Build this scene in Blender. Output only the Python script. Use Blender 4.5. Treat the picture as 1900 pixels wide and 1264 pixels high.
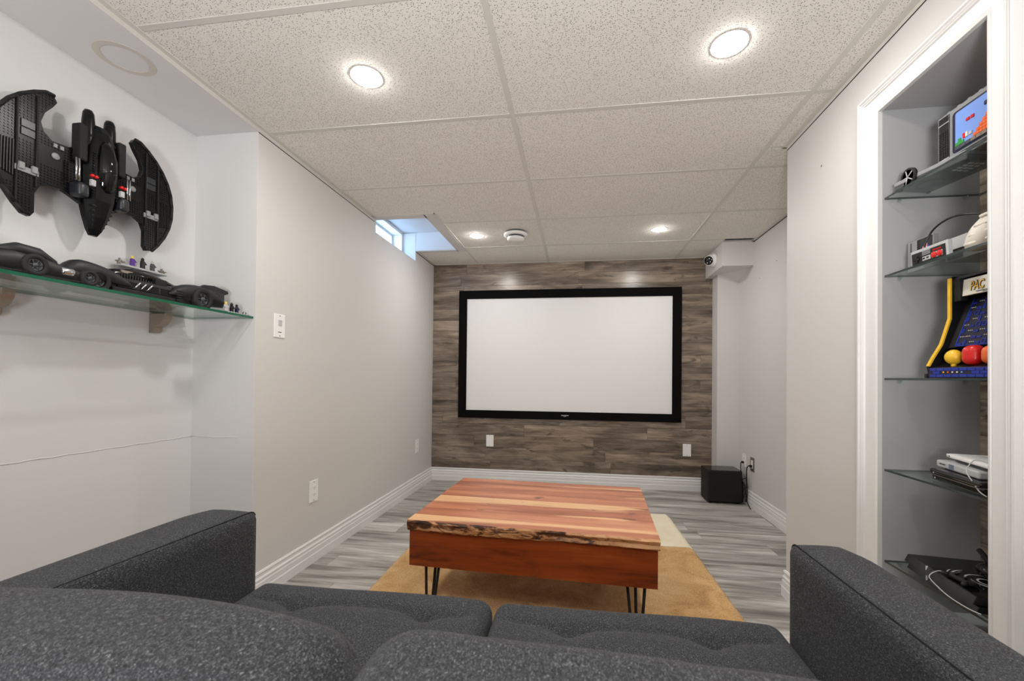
import bpy, bmesh, math, random
from mathutils import Vector, Matrix
random.seed(7)
R = math.radians
for o in list(bpy.data.objects): bpy.data.objects.remove(o)
scene = bpy.context.scene
COL = scene.collection

# ------------------------------------------------------------------ camera, world, exposure
CAM_H = 1.0624
cd = bpy.data.cameras.new('camera')
cam = bpy.data.objects.new('camera', cd); COL.objects.link(cam)
right = Vector((0.99049118, 0.13719353, 0.01025442))
down = Vector((0.00863258, 0.01241128, -0.99988571))
fwd = Vector((-0.13730512, 0.9904665, 0.01110893))
rot = Matrix((right, -down, -fwd)).transposed()
cam.matrix_world = Matrix.Translation((0, 0, CAM_H)) @ rot.to_4x4()
cd.sensor_fit = 'HORIZONTAL'; cd.sensor_width = 36.0
cd.lens = 775.137 / 1900 * 36
cd.shift_x = (950 - 963.344) / 1900
cd.shift_y = (692.293 - 632) / 1900
cd.clip_start = 0.02
cd.dof.use_dof = True; cd.dof.focus_distance = 2.6; cd.dof.aperture_fstop = 8.0
scene.camera = cam

w = bpy.data.worlds.new('world'); scene.world = w; w.use_nodes = True
bg = w.node_tree.nodes['Background']
bg.inputs[0].default_value = (0.50, 0.72, 1.0, 1); bg.inputs[1].default_value = 6.5
scene.view_settings.view_transform = 'Standard'
scene.view_settings.look = 'None'
scene.view_settings.gamma = 1.0
scene.view_settings.use_curve_mapping = False
scene.view_settings.exposure = 0.70
# unseen fill light added behind the viewer to brighten the ceiling
ld = bpy.data.lights.new('added_ceiling_fill', 'AREA'); ld.shape = 'DISK'; ld.size = 0.5; ld.energy = 26.0; ld.color = (1.0, 0.985, 0.965); ld.spread = R(140)
lo_ = bpy.data.objects.new('added_ceiling_fill', ld); COL.objects.link(lo_); lo_.location = (-0.2, -1.0, 0.95); lo_.rotation_euler = (math.pi - R(35), 0, 0)
LAMP = 235.0        # radiance of the recessed lamp lenses

# ------------------------------------------------------------------ helpers
def lin(c):
    def f(u):
        u /= 255.0
        return u / 12.92 if u <= 0.04045 else ((u + 0.055) / 1.055) ** 2.4
    return (f(c[0]), f(c[1]), f(c[2]), 1.0)

def newmat(name):
    m = bpy.data.materials.new(name); m.use_nodes = True
    nt = m.node_tree
    return m, nt, nt.nodes['Principled BSDF']

def mat(name, col, rough=0.5, metal=0.0, spec=0.5, emit=None, est=0.0, coat=0.0, bump=0.0, bscale=60.0, var=0.0):
    m, nt, b = newmat(name)
    c = lin(col)
    b.inputs['Base Color'].default_value = c
    b.inputs['Roughness'].default_value = rough
    b.inputs['Metallic'].default_value = metal
    b.inputs['Specular IOR Level'].default_value = spec
    b.inputs['Coat Weight'].default_value = coat
    if emit:
        b.inputs['Emission Color'].default_value = lin(emit)
        b.inputs['Emission Strength'].default_value = est
    tc = nt.nodes.new('ShaderNodeTexCoord')
    nz = nt.nodes.new('ShaderNodeTexNoise'); nz.inputs['Scale'].default_value = bscale; nz.inputs['Detail'].default_value = 4
    nt.links.new(tc.outputs['Object'], nz.inputs['Vector'])
    if var > 0:
        mx = nt.nodes.new('ShaderNodeMix'); mx.data_type = 'RGBA'
        mx.inputs['A'].default_value = tuple(v * (1 - var) for v in c[:3]) + (1,)
        mx.inputs['B'].default_value = tuple(min(1, v * (1 + var)) for v in c[:3]) + (1,)
        nt.links.new(nz.outputs['Fac'], mx.inputs['Factor'])
        nt.links.new(mx.outputs['Result'], b.inputs['Base Color'])
    if bump > 0:
        bp = nt.nodes.new('ShaderNodeBump'); bp.inputs['Strength'].default_value = bump; bp.inputs['Distance'].default_value = 0.002
        nt.links.new(nz.outputs['Fac'], bp.inputs['Height']); nt.links.new(bp.outputs['Normal'], b.inputs['Normal'])
    return m

def ramp(nt, stops, fac=None, interp='LINEAR'):
    r = nt.nodes.new('ShaderNodeValToRGB'); e = r.color_ramp.elements; r.color_ramp.interpolation = interp
    while len(e) < len(stops): e.new(0.5)
    for k, (p, c) in enumerate(stops):
        e[k].position = p; e[k].color = c if len(c) == 4 else lin(c)
    if fac is not None: nt.links.new(fac, r.inputs[0])
    return r

def coords(nt, scale, rand=0.0):
    """object coordinates, stretched, shifted by each object's own random number"""
    tc = nt.nodes.new('ShaderNodeTexCoord'); out = tc.outputs['Object']
    if rand:
        oi = nt.nodes.new('ShaderNodeObjectInfo')
        ml = nt.nodes.new('ShaderNodeMath'); ml.operation = 'MULTIPLY'; ml.inputs[1].default_value = rand
        nt.links.new(oi.outputs['Random'], ml.inputs[0])
        ad = nt.nodes.new('ShaderNodeVectorMath'); ad.operation = 'ADD'
        nt.links.new(out, ad.inputs[0]); nt.links.new(ml.outputs[0], ad.inputs[1]); out = ad.outputs[0]
    mp = nt.nodes.new('ShaderNodeMapping'); mp.inputs['Scale'].default_value = scale
    nt.links.new(out, mp.inputs['Vector'])
    return mp.outputs['Vector']

def noise(nt, vec, scale=1.0, detail=4.0, rough=0.55, dist=0.0):
    n = nt.nodes.new('ShaderNodeTexNoise')
    n.inputs['Scale'].default_value = scale; n.inputs['Detail'].default_value = detail
    n.inputs['Roughness'].default_value = rough; n.inputs['Distortion'].default_value = dist
    nt.links.new(vec, n.inputs['Vector']); return n.outputs['Fac']

def mixc(nt, a, b, fac, mode='MIX'):
    m = nt.nodes.new('ShaderNodeMix'); m.data_type = 'RGBA'; m.blend_type = mode
    for s, k in ((a, 'A'), (b, 'B')):
        if isinstance(s, tuple): m.inputs[k].default_value = s
        else: nt.links.new(s, m.inputs[k])
    if isinstance(fac, (int, float)): m.inputs['Factor'].default_value = fac
    else: nt.links.new(fac, m.inputs['Factor'])
    return m.outputs['Result']

def math_(nt, op, a, b=None):
    m = nt.nodes.new('ShaderNodeMath'); m.operation = op
    for k, s in enumerate((a, b)):
        if s is None: continue
        if isinstance(s, (int, float)): m.inputs[k].default_value = s
        else: nt.links.new(s, m.inputs[k])
    return m.outputs[0]

def bump(nt, b, height, strength=0.3, dist=0.002):
    bp = nt.nodes.new('ShaderNodeBump'); bp.inputs['Strength'].default_value = strength; bp.inputs['Distance'].default_value = dist
    nt.links.new(height, bp.inputs['Height']); nt.links.new(bp.outputs['Normal'], b.inputs['Normal'])

def wood(name, stops, sc, rand=40.0, rough=0.4, tint=0.25, spec=0.5, knots=None, bstr=0.15):
    """streaky boards; every board object gets its own offset and brightness"""
    m, nt, b = newmat(name)
    v1 = coords(nt, sc, rand)
    n1 = noise(nt, v1, 1.0, 6, 0.6, 0.6)
    v2 = coords(nt, (sc[0] * 2.2, sc[1] * 5, sc[2] * 5), rand)
    n2 = noise(nt, v2, 1.0, 5, 0.6, 0.3)
    f = math_(nt, 'ADD', math_(nt, 'MULTIPLY', n1, 0.68), math_(nt, 'MULTIPLY', n2, 0.32))
    r = ramp(nt, stops, f)
    oi = nt.nodes.new('ShaderNodeObjectInfo')
    br = math_(nt, 'ADD', math_(nt, 'MULTIPLY', oi.outputs['Random'], tint), 1 - tint / 2)
    hs = nt.nodes.new('ShaderNodeHueSaturation')
    nt.links.new(r.outputs[0], hs.inputs['Color']); nt.links.new(br, hs.inputs['Value'])
    col = hs.outputs[0]
    if knots:
        v3 = coords(nt, knots[1], rand)
        n3 = noise(nt, v3, 1.0, 3, 0.5, 1.2)
        kr = ramp(nt, [(0.60, (0, 0, 0, 1)), (0.72, (1, 1, 1, 1))], n3)
        k = math_(nt, 'MULTIPLY', kr.outputs[0], knots[2])
        col = mixc(nt, col, lin(knots[0]), k)
    nt.links.new(col, b.inputs['Base Color'])
    b.inputs['Roughness'].default_value = rough; b.inputs['Specular IOR Level'].default_value = spec
    bump(nt, b, n2, bstr, 0.0015)
    return m

def paint(name, col, rough=0.55):
    m, nt, b = newmat(name)
    v = coords(nt, (1, 1, 1))
    n = noise(nt, v, 220, 3, 0.6); n2 = noise(nt, v, 1.3, 2, 0.5)
    c = lin(col)
    cc = mixc(nt, tuple(x * 0.97 for x in c[:3]) + (1,), tuple(min(1, x * 1.03) for x in c[:3]) + (1,), n2)
    nt.links.new(cc, b.inputs['Base Color'])
    b.inputs['Roughness'].default_value = rough; b.inputs['Specular IOR Level'].default_value = 0.3
    bump(nt, b, n, 0.08, 0.001)
    return m

class MB:
    """collects shapes into one mesh"""
    def __init__(s): s.v = []; s.f = []; s.m = []; s.sm = []
    def add(s, verts, faces, mi=0, smooth=False, M=None):
        n = len(s.v)
        for p in verts:
            p = Vector(p)
            s.v.append(M @ p if M is not None else p)
        for f in faces: s.f.append([n + i for i in f]); s.m.append(mi); s.sm.append(smooth)
        return s
    def bm(s, b, mi=0, smooth=False, M=None):
        b.verts.ensure_lookup_table(); b.verts.index_update()
        s.add([v.co.copy() for v in b.verts], [[v.index for v in f.verts] for f in b.faces], mi, smooth, M); b.free(); return s
    def box(s, x0, x1, y0, y1, z0, z1, mi=0, bev=0.0, seg=2, M=None, smooth=False):
        b = bmesh.new(); bmesh.ops.create_cube(b, size=1)
        for v in b.verts:
            v.co = Vector((x0 + (v.co.x + .5) * (x1 - x0), y0 + (v.co.y + .5) * (y1 - y0), z0 + (v.co.z + .5) * (z1 - z0)))
        if bev > 0: bmesh.ops.bevel(b, geom=b.edges[:], offset=bev, segments=seg, profile=0.5, affect='EDGES')
        return s.bm(b, mi, smooth, M)
    def prism(s, pts, axis, lo, hi, mi=0, bev=0.0, M=None, smooth=False):
        """2-D outline pushed along an axis. axis x: pts are (y,z); y: (x,z); z: (x,y)"""
        def P(p, t):
            return {'x': (t, p[0], p[1]), 'y': (p[0], t, p[1]), 'z': (p[0], p[1], t)}[axis]
        b = bmesh.new()
        a = [b.verts.new(P(p, lo)) for p in pts]; c = [b.verts.new(P(p, hi)) for p in pts]
        n = len(pts)
        caps = [b.faces.new(a), b.faces.new(c)]
        for i in range(n): b.faces.new((a[i], a[(i + 1) % n], c[(i + 1) % n], c[i]))
        bmesh.ops.recalc_face_normals(b, faces=b.faces[:])
        if bev > 0:
            ed = [e for f in caps for e in f.edges]
            bmesh.ops.bevel(b, geom=ed, offset=bev, segments=2, profile=0.5, affect='EDGES')
        bmesh.ops.triangulate(b, faces=[f for f in b.faces if len(f.verts) > 4])
        return s.bm(b, mi, smooth, M)
    def lathe(s, prof, c=(0, 0, 0), axis='z', n=24, mi=0, smooth=True, M=None):
        """profile of (radius, height) spun about an axis through c"""
        vs = []; fs = []
        for r, h in prof:
            for k in range(n):
                t = 2 * math.pi * k / n; u, v = r * math.cos(t), r * math.sin(t)
                p = {'z': (u, v, h), 'x': (h, u, v), 'y': (v, h, u)}[axis]
                vs.append((p[0] + c[0], p[1] + c[1], p[2] + c[2]))
        for i in range(len(prof) - 1):
            for k in range(n):
                fs.append((i * n + k, i * n + (k + 1) % n, (i + 1) * n + (k + 1) % n, (i + 1) * n + k))
        if prof[0][0] > 1e-6: fs.append(tuple(range(n - 1, -1, -1)))
        if prof[-1][0] > 1e-6: fs.append(tuple((len(prof) - 1) * n + k for k in range(n)))
        return s.add(vs, fs, mi, smooth, M)
    def tube(s, pts, r, n=8, mi=0, M=None, closed=False):
        pts = [Vector(p) for p in pts]; vs = []; fs = []; N = len(pts)
        up = Vector((0, 0, 1))
        for i, p in enumerate(pts):
            t = (pts[min(i + 1, N - 1)] - pts[max(i - 1, 0)]).normalized()
            a = t.cross(up)
            if a.length < 1e-3: a = t.cross(Vector((1, 0, 0)))
            a.normalize(); b = t.cross(a).normalized()
            rr = r[i] if isinstance(r, (list, tuple)) else r
            for k in range(n):
                q = 2 * math.pi * k / n
                vs.append(p + a * rr * math.cos(q) + b * rr * math.sin(q))
        for i in range(N - 1):
            for k in range(n):
                fs.append((i * n + k, i * n + (k + 1) % n, (i + 1) * n + (k + 1) % n, (i + 1) * n + k))
        fs.append(tuple(range(n - 1, -1, -1))); fs.append(tuple((N - 1) * n + k for k in range(n)))
        return s.add(vs, fs, mi, True, M)
    def ball(s, c, r, mi=0, sx=1, sy=1, sz=1, M=None, n=16):
        b = bmesh.new(); bmesh.ops.create_uvsphere(b, u_segments=n, v_segments=n // 2 + 2, radius=r)
        for v in b.verts: v.co = Vector((c[0] + v.co.x * sx, c[1] + v.co.y * sy, c[2] + v.co.z * sz))
        return s.bm(b, mi, True, M)
    def loft(s, secs, mi=0, smooth=True, cap=True, M=None):
        n = len(secs[0]); vs = [p for q in secs for p in q]; fs = []
        for i in range(len(secs) - 1):
            for k in range(n):
                fs.append((i * n + k, i * n + (k + 1) % n, (i + 1) * n + (k + 1) % n, (i + 1) * n + k))
        if cap: fs.append(tuple(range(n - 1, -1, -1))); fs.append(tuple((len(secs) - 1) * n + k for k in range(n)))
        return s.add(vs, fs, mi, smooth, M)
    def rbox(s, x0, x1, y0, y1, z0, z1, r, n=10, fn=None, mi=0, M=None, ns=None):
        """soft rounded box; fn(p, q) moves a point p, q in -1..1 box coordinates"""
        c = Vector(((x0 + x1) / 2, (y0 + y1) / 2, (z0 + z1) / 2)); h = Vector(((x1 - x0) / 2, (y1 - y0) / 2, (z1 - z0) / 2))
        b = bmesh.new()
        nn = ns or (n, n, n)
        faces = {}
        def vert(q):
            k = (round(q[0], 5), round(q[1], 5), round(q[2], 5))
            if k not in faces:
                p = Vector((q[0] * h.x, q[1] * h.y, q[2] * h.z))
                inn = Vector([max(-h[i] + r, min(h[i] - r, p[i])) for i in range(3)])
                d = p - inn
                if d.length > 1e-9: p = inn + d.normalized() * r
                p = p + c
                if fn: p = fn(p, q)
                faces[k] = b.verts.new(p)
            return faces[k]
        def sp(i, N):
            return -1 + 2 * i / N
        for ax in range(3):
            u, v = [(1, 2), (2, 0), (0, 1)][ax]
            for sg in (-1, 1):
                for i in range(nn[u]):
                    for j in range(nn[v]):
                        qs = []
                        for (a, e) in ((i, j), (i + 1, j), (i + 1, j + 1), (i, j + 1)):
                            q = [0, 0, 0]; q[ax] = sg; q[u] = sp(a, nn[u]); q[v] = sp(e, nn[v]); qs.append(vert(q))
                        if sg < 0: qs.reverse()
                        try: b.faces.new(qs)
                        except ValueError: pass
        return s.bm(b, mi, True, M)

def link(o, parent=None):
    COL.objects.link(o)
    if parent is not None: o.parent = parent
    return o

def mesh(name, mb, mats):
    me = bpy.data.meshes.new(name)
    me.from_pydata(mb.v, [], mb.f)
    for m in (mats if isinstance(mats, (list, tuple)) else [mats]): me.materials.append(m)
    me.polygons.foreach_set('material_index', mb.m); me.polygons.foreach_set('use_smooth', mb.sm)
    me.update(); return me

ROOTM = {}
def thing(name, label, cat, loc=(0, 0, 0), rz=0.0, group=None, kind=None):
    o = bpy.data.objects.new(name, None); link(o); o.empty_display_size = 0.05
    o.location = loc; o.rotation_euler = (0, 0, rz)
    o['label'] = label; o['category'] = cat
    if group: o['group'] = group
    ROOTM[o.name] = Matrix.Translation(loc) @ Matrix.Rotation(rz, 4, 'Z')
    return o

def part(name, mb, mats, parent, local=False, label=None, kind=None):
    """world-space shapes (unless local) become a child mesh of parent"""
    M = ROOTM.get(parent.name, Matrix.Identity(4))
    if not local:
        Mi = M.inverted(); mb.v = [Mi @ Vector(p) for p in mb.v]
    o = bpy.data.objects.new(name, mesh(name, mb, mats)); link(o, parent)
    ROOTM[o.name] = M
    if label: o['label'] = label
    if kind: o['kind'] = kind
    return o

def single(name, mb, mats, label, cat, group=None, kind=None):
    lo = Vector([min(p[i] for p in mb.v) for i in range(3)]); hi = Vector([max(p[i] for p in mb.v) for i in range(3)])
    c = Vector(((lo.x + hi.x) / 2, (lo.y + hi.y) / 2, lo.z))
    mb.v = [p - c for p in mb.v]
    o = bpy.data.objects.new(name, mesh(name, mb, mats)); link(o); o.location = c
    o['label'] = label; o['category'] = cat
    if group: o['group'] = group
    if kind: o['kind'] = kind
    ROOTM[o.name] = Matrix.Translation(c)
    return o

def struct(name, mb, mats, label=None):
    o = bpy.data.objects.new(name, mesh(name, mb, mats)); link(o); o['kind'] = 'structure'
    if label: o['label'] = label
    return o

def piece(name, me, parent, loc, rot=(0, 0, 0), label=None):
    o = bpy.data.objects.new(name, me); link(o, parent); o.location = loc; o.rotation_euler = rot
    return o

def text_mb(s, size, M, depth=0.0006, bold=0.0):
    cu = bpy.data.curves.new('lettering', 'FONT'); cu.body = s; cu.size = size; cu.extrude = depth; cu.offset = bold
    cu.align_x = 'LEFT'; cu.resolution_u = 3
    o = bpy.data.objects.new('lettering', cu); COL.objects.link(o)
    me = bpy.data.meshes.new_from_object(o.evaluated_get(bpy.context.evaluated_depsgraph_get()))
    mb = MB(); mb.add([v.co.copy() for v in me.vertices], [list(p.vertices) for p in me.polygons], 0, False, M)
    bpy.data.objects.remove(o); bpy.data.meshes.remove(me); bpy.data.curves.remove(cu)
    return mb

# ------------------------------------------------------------------ materials
M_wall = paint('wall_paint', (213, 211, 209))
M_alcove = paint('alcove_paint', (219, 219, 220))
M_niche = paint('niche_shade_paint', (184, 185, 188))  # wall paint darkened, niche shade put into the colour
M_trim = mat('white_trim', (233, 233, 232), 0.35, var=0.02, bscale=8)
M_tee = mat('tee_metal', (210, 207, 202), 0.45, var=0.02, bscale=20)
M_dark = mat('dark_gap', (40, 36, 32), 0.9, var=0.2, bscale=30)
M_white = mat('white_plastic', (244, 244, 243), 0.35, var=0.02, bscale=30)
M_black = mat('black_plastic', (20, 21, 23), 0.32, var=0.15, bscale=40)
M_blackmatte = mat('black_matte', (14, 14, 15), 0.7, var=0.1, bscale=40)
M_gloss = mat('black_gloss', (12, 12, 13), 0.12, var=0.05, bscale=20)
M_rubber = mat('rubber', (26, 26, 27), 0.75, var=0.2, bscale=200)
M_grey = mat('grey_plastic', (140, 142, 144), 0.4, var=0.05, bscale=60)
M_lgrey = mat('light_grey_plastic', (188, 189, 190), 0.4, var=0.04, bscale=60)
M_dgrey = mat('dark_grey_plastic', (72, 74, 78), 0.4, var=0.08, bscale=60)
M_chrome = mat('bright_metal', (205, 207, 210), 0.18, metal=1.0, var=0.03, bscale=60)
M_steel = mat('brushed_steel', (150, 146, 140), 0.35, metal=0.9, var=0.1, bscale=120)
M_red = mat('red_plastic', (214, 32, 30), 0.3, var=0.05)
M_yellow = mat('yellow_plastic', (240, 192, 50), 0.35, var=0.05)
M_orange = mat('orange_plastic', (236, 110, 48), 0.35, var=0.05)
M_green = mat('green_plastic', (40, 150, 62), 0.4, var=0.05)
M_blue = mat('blue_plastic', (40, 66, 190), 0.35, var=0.05)
M_sky = mat('pale_blue_plastic', (122, 158, 232), 0.35, var=0.04)
M_purple = mat('purple_plastic', (92, 46, 150), 0.35, var=0.05)
M_skin = mat('yellow_toy_head', (226, 200, 96), 0.4, var=0.03)
M_navy = mat('navy_plastic', (24, 26, 52), 0.35, var=0.1)
M_cream = mat('cream_plastic', (226, 220, 208), 0.4, var=0.03)
M_taupe = mat('taupe_bracket', (150, 136, 124), 0.3, metal=0.4, var=0.06)
M_screen = mat('projection_fabric', (232, 232, 233), 0.85, spec=0.1, var=0.01, bscale=600, bump=0.02)
M_velvet = mat('black_velvet', (6, 6, 7), 0.9, spec=0.15, var=0.2, bscale=400)
M_lens = mat('lamp_lens', (255, 250, 242), 0.5, emit=(255, 251, 245), est=LAMP, var=0.01)
M_silver = mat('silver_print', (180, 182, 184), 0.4, var=0.05)

def glass(name, tint, refl=0.08):
    m = bpy.data.materials.new(name); m.use_nodes = True; nt = m.node_tree
    out = nt.nodes['Material Output']; nt.nodes.remove(nt.nodes['Principled BSDF'])
    t = nt.nodes.new('ShaderNodeBsdfTransparent'); t.inputs[0].default_value = tint + (1,)
    g = nt.nodes.new('ShaderNodeBsdfGlossy'); g.inputs['Roughness'].default_value = 0.02; g.inputs[0].default_value = (0.9, 0.95, 0.93, 1)
    lw = nt.nodes.new('ShaderNodeLayerWeight'); lw.inputs[0].default_value = 0.5
    fr_ = math_(nt, 'ADD', math_(nt, 'MULTIPLY', math_(nt, 'POWER', lw.outputs['Facing'], 5.0), 0.9), 0.035)
    tc = nt.nodes.new('ShaderNodeTexCoord'); nz = nt.nodes.new('ShaderNodeTexNoise'); nz.inputs['Scale'].default_value = 12
    nt.links.new(tc.outputs['Object'], nz.inputs['Vector'])
    f = math_(nt, 'MULTIPLY', fr_, math_(nt, 'ADD', math_(nt, 'MULTIPLY', nz.outputs['Fac'], 0.1), 0.9))
    mx = nt.nodes.new('ShaderNodeMixShader'); nt.links.new(f, mx.inputs[0])
    nt.links.new(t.outputs[0], mx.inputs[1]); nt.links.new(g.outputs[0], mx.inputs[2]); nt.links.new(mx.outputs[0], out.inputs[0])
    return m
M_glass = glass('clear_glass', (0.95, 0.975, 0.965))
M_pane = glass('window_glass', (0.95, 0.97, 0.98))
M_smoke = glass('smoked_canopy', (0.36, 0.35, 0.34))
M_gedge = mat('green_glass_edge', (18, 92, 66), 0.15, spec=0.6, var=0.15, bscale=30)
M_gedge2 = mat('grey_glass_edge', (52, 62, 62), 0.15, spec=0.6, var=0.15, bscale=30)

M_planks = wood('laminate_wall', [(0.32, (70, 61, 54)), (0.44, (108, 95, 84)), (0.54, (138, 123, 110)), (0.66, (170, 155, 140))],
                (1.9, 10, 11), 60, 0.27, 0.30, 0.5, ((58, 50, 44), (4.5, 12, 13), 0.75), 0.05)
M_floor = wood('vinyl_floor', [(0.33, (92, 87, 82)), (0.43, (140, 135, 130)), (0.53, (184, 180, 175)), (0.63, (214, 211, 207))],
               (1.1, 7.5, 8), 80, 0.36, 0.16, 0.4, ((92, 86, 80), (1.3, 8, 8), 0.55), 0.12)
M_apron = wood('apron_wood', [(0.32, (84, 34, 12)), (0.46, (136, 60, 24)), (0.56, (150, 70, 28)), (0.68, (174, 92, 44))], (2, 8, 11), 20, 0.38, 0.1, 0.4,
               ((70, 26, 10), (3, 9, 9), 0.5))

def tabletop_mat():
    m, nt, b = newmat('acacia_boards')
    v1 = coords(nt, (1.2, 9, 9), 50); n1 = noise(nt, v1, 1, 5, 0.6, 0.8)
    r = ramp(nt, [(0.30, (136, 76, 50)), (0.45, (178, 108, 76)), (0.58, (200, 130, 95)), (0.70, (216, 150, 112))], n1)
    v2 = coords(nt, (0.7, 5.5, 5.5), 91); n2 = noise(nt, v2, 1, 2, 0.4, 0.6)
    sap = ramp(nt, [(0.57, (0, 0, 0, 1)), (0.60, (1, 1, 1, 1))], n2)
    c = mixc(nt, r.outputs[0], lin((232, 184, 136)), sap.outputs[0])
    v3 = coords(nt, (4, 50, 50), 50); n3 = noise(nt, v3, 1, 4, 0.6)
    c = mixc(nt, c, lin((120, 62, 36)), math_(nt, 'MULTIPLY', ramp(nt, [(0.5, (0, 0, 0, 1)), (0.8, (1, 1, 1, 1))], n3).outputs[0], 0.4))
    v4 = coords(nt, (9, 16, 16), 33); n4 = noise(nt, v4, 1, 2, 0.5)
    c = mixc(nt, c, lin((84, 44, 26)), math_(nt, 'MULTIPLY', ramp(nt, [(0.70, (0, 0, 0, 1)), (0.76, (1, 1, 1, 1))], n4).outputs[0], 0.7))
    nt.links.new(c, b.inputs['Base Color']); b.inputs['Roughness'].default_value = 0.36; b.inputs['Specular IOR Level'].default_value = 0.4
    bump(nt, b, n3, 0.08, 0.001); return m
M_acacia = tabletop_mat()

def edge_mat():
    m, nt, b = newmat('live_edge')
    v = coords(nt, (9, 22, 30)); n = noise(nt, v, 1, 5, 0.65, 1.0)
    lo = noise(nt, coords(nt, (2.2, 0, 0)), 1, 1, 0.5)
    sep = nt.nodes.new('ShaderNodeSeparateXYZ'); tcx = nt.nodes.new('ShaderNodeTexCoord'); nt.links.new(tcx.outputs['Object'], sep.inputs[0])
    n = math_(nt, 'ADD', n, math_(nt, 'ADD', math_(nt, 'MULTIPLY', sep.outputs[0], 0.16), math_(nt, 'MULTIPLY', math_(nt, 'SUBTRACT', lo, 0.42), 0.5)))
    r = ramp(nt, [(0.36, (40, 22, 13)), (0.46, (92, 52, 28)), (0.53, (190, 134, 88)), (0.7, (216, 166, 118))], n)
    nt.links.new(r.outputs[0], b.inputs['Base Color']); b.inputs['Roughness'].default_value = 0.5
    bump(nt, b, n, 0.8, 0.006); return m
M_edge = edge_mat()

def fabric():
    m, nt, b = newmat('charcoal_tweed')
    v = coords(nt, (1, 1, 1))
    n1 = noise(nt, v, 420, 3, 0.7, 1.5); n2 = noise(nt, coords(nt, (700, 240, 700)), 1, 2, 0.6)
    f = math_(nt, 'ADD', math_(nt, 'MULTIPLY', n1, 0.6), math_(nt, 'MULTIPLY', n2, 0.4))
    r = ramp(nt, [(0.34, (27, 28, 30)), (0.47, (49, 50, 54)), (0.56, (76, 78, 82)), (0.67, (150, 152, 156))], f)
    nt.links.new(r.outputs[0], b.inputs['Base Color']); b.inputs['Roughness'].default_value = 0.9
    b.inputs['Specular IOR Level'].default_value = 0.15
    b.inputs['Sheen Weight'].default_value = 0.06; b.inputs['Sheen Roughness'].default_value = 0.5
    bump(nt, b, f, 0.7, 0.002); return m
M_fabric = fabric()
M_seam = mat('seam_thread', (20, 20, 22), 0.9, var=0.1)

def pile(name, a, bb, c):
    m, nt, b = newmat(name)
    v = coords(nt, (1, 1, 1)); n1 = noise(nt, v, 120, 4, 0.85); n2 = noise(nt, v, 5, 3, 0.6, 0.8)
    f = math_(nt, 'ADD', math_(nt, 'MULTIPLY', n1, 0.55), math_(nt, 'MULTIPLY', n2, 0.45))
    r = ramp(nt, [(0.34, a), (0.5, bb), (0.66, c)], f)
    nt.links.new(r.outputs[0], b.inputs['Base Color']); b.inputs['Roughness'].default_value = 0.95; b.inputs['Specular IOR Level'].default_value = 0.05
    b.inputs['Sheen Weight'].default_value = 0.2
    bump(nt, b, n1, 0.6, 0.005); return m
M_ochre = pile('ochre_pile', (158, 112, 60), (212, 168, 110), (240, 208, 158))
M_creampile = pile('cream_pile', (242, 226, 190), (250, 240, 212), (254, 248, 232))

def tile_mat():
    m, nt, b = newmat('acoustic_tile')
    v = coords(nt, (1, 1, 1), 13)
    base = noise(nt, v, 3, 2, 0.5)
    c = mixc(nt, lin((232, 228, 223)), lin((238, 235, 230)), base)
    tot = None
    for sc, thr, lo, hi in ((88, 0.42, 0.11, 0.19), (60, 0.28, 0.07, 0.13), (170, 0.30, 0.12, 0.24)):
        vd = nt.nodes.new('ShaderNodeMapping'); vd.inputs['Scale'].default_value = (1, 1.5, 1); vd.inputs['Rotation'].default_value = (0, 0, sc * 0.37)
        nt.links.new(v, vd.inputs[0])
        vo = nt.nodes.new('ShaderNodeTexVoronoi'); vo.voronoi_dimensions = '2D'; vo.inputs['Scale'].default_value = sc
        nt.links.new(vd.outputs[0], vo.inputs['Vector'])
        sep = nt.nodes.new('ShaderNodeSeparateColor'); nt.links.new(vo.outputs['Color'], sep.inputs[0])
        keep = math_(nt, 'LESS_THAN', sep.outputs[0], thr)
        d = ramp(nt, [(lo, (1, 1, 1, 1)), (hi, (0, 0, 0, 1))], vo.outputs['Distance'])
        k = math_(nt, 'MULTIPLY', d.outputs[0], keep)
        tot = k if tot is None else math_(nt, 'MAXIMUM', tot, k)
    c = mixc(nt, c, lin((74, 66, 60)), math_(nt, 'MULTIPLY', tot, 0.85))
    nt.links.new(c, b.inputs['Base Color']); b.inputs['Roughness'].default_value = 0.9; b.inputs['Specular IOR Level'].default_value = 0.1
    bump(nt, b, math_(nt, 'MULTIPLY', tot, -1.0), 0.6, 0.002); return m
M_tile = tile_mat()

# ------------------------------------------------------------------ room shell
XL, XA, XR, XN, YB, YE, H = -1.488, -1.814, 1.453, 1.025, 4.175, 2.224, 2.224
YA, Y0 = 1.757, -2.2
# floor and its planks (planks run left to right)
fl = struct('floor', MB().box(-2.0, 1.7, Y0 - .1, YB + .1, -0.06, -0.009), M_dark)
cache = {}
def floor_plank(L, W):
    k = (round(L, 3), round(W, 3))
    if k not in cache:
        mb = MB()
        a, b_, c = k[0] / 2, k[1] / 2, 0.0013
        mb.add([(-a, -b_, -.009), (a, -b_, -.009), (a, b_, -.009), (-a, b_, -.009), (-a, -b_, -c), (a, -b_, -c), (a, b_, -c), (-a, b_, -c),
                (-a + c, -b_ + c, 0), (a - c, -b_ + c, 0), (a - c, b_ - c, 0), (-a + c, b_ - c, 0)],
               [(0, 1, 5, 4), (1, 2, 6, 5), (2, 3, 7, 6), (3, 0, 4, 7), (4, 5, 9, 8), (5, 6, 10, 9), (6, 7, 11, 10), (7, 4, 8, 11), (8, 9, 10, 11)])
        cache[k] = mesh('plank', mb, M_floor)
    return cache[k]
rf = random.Random(3)
PW, PL = 0.181, 1.22
y = YB - 0.06
rows = []
yy = YB
while yy > -0.5:
    rows.append((max(yy - PW, -0.5), yy)); yy -= PW
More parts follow.
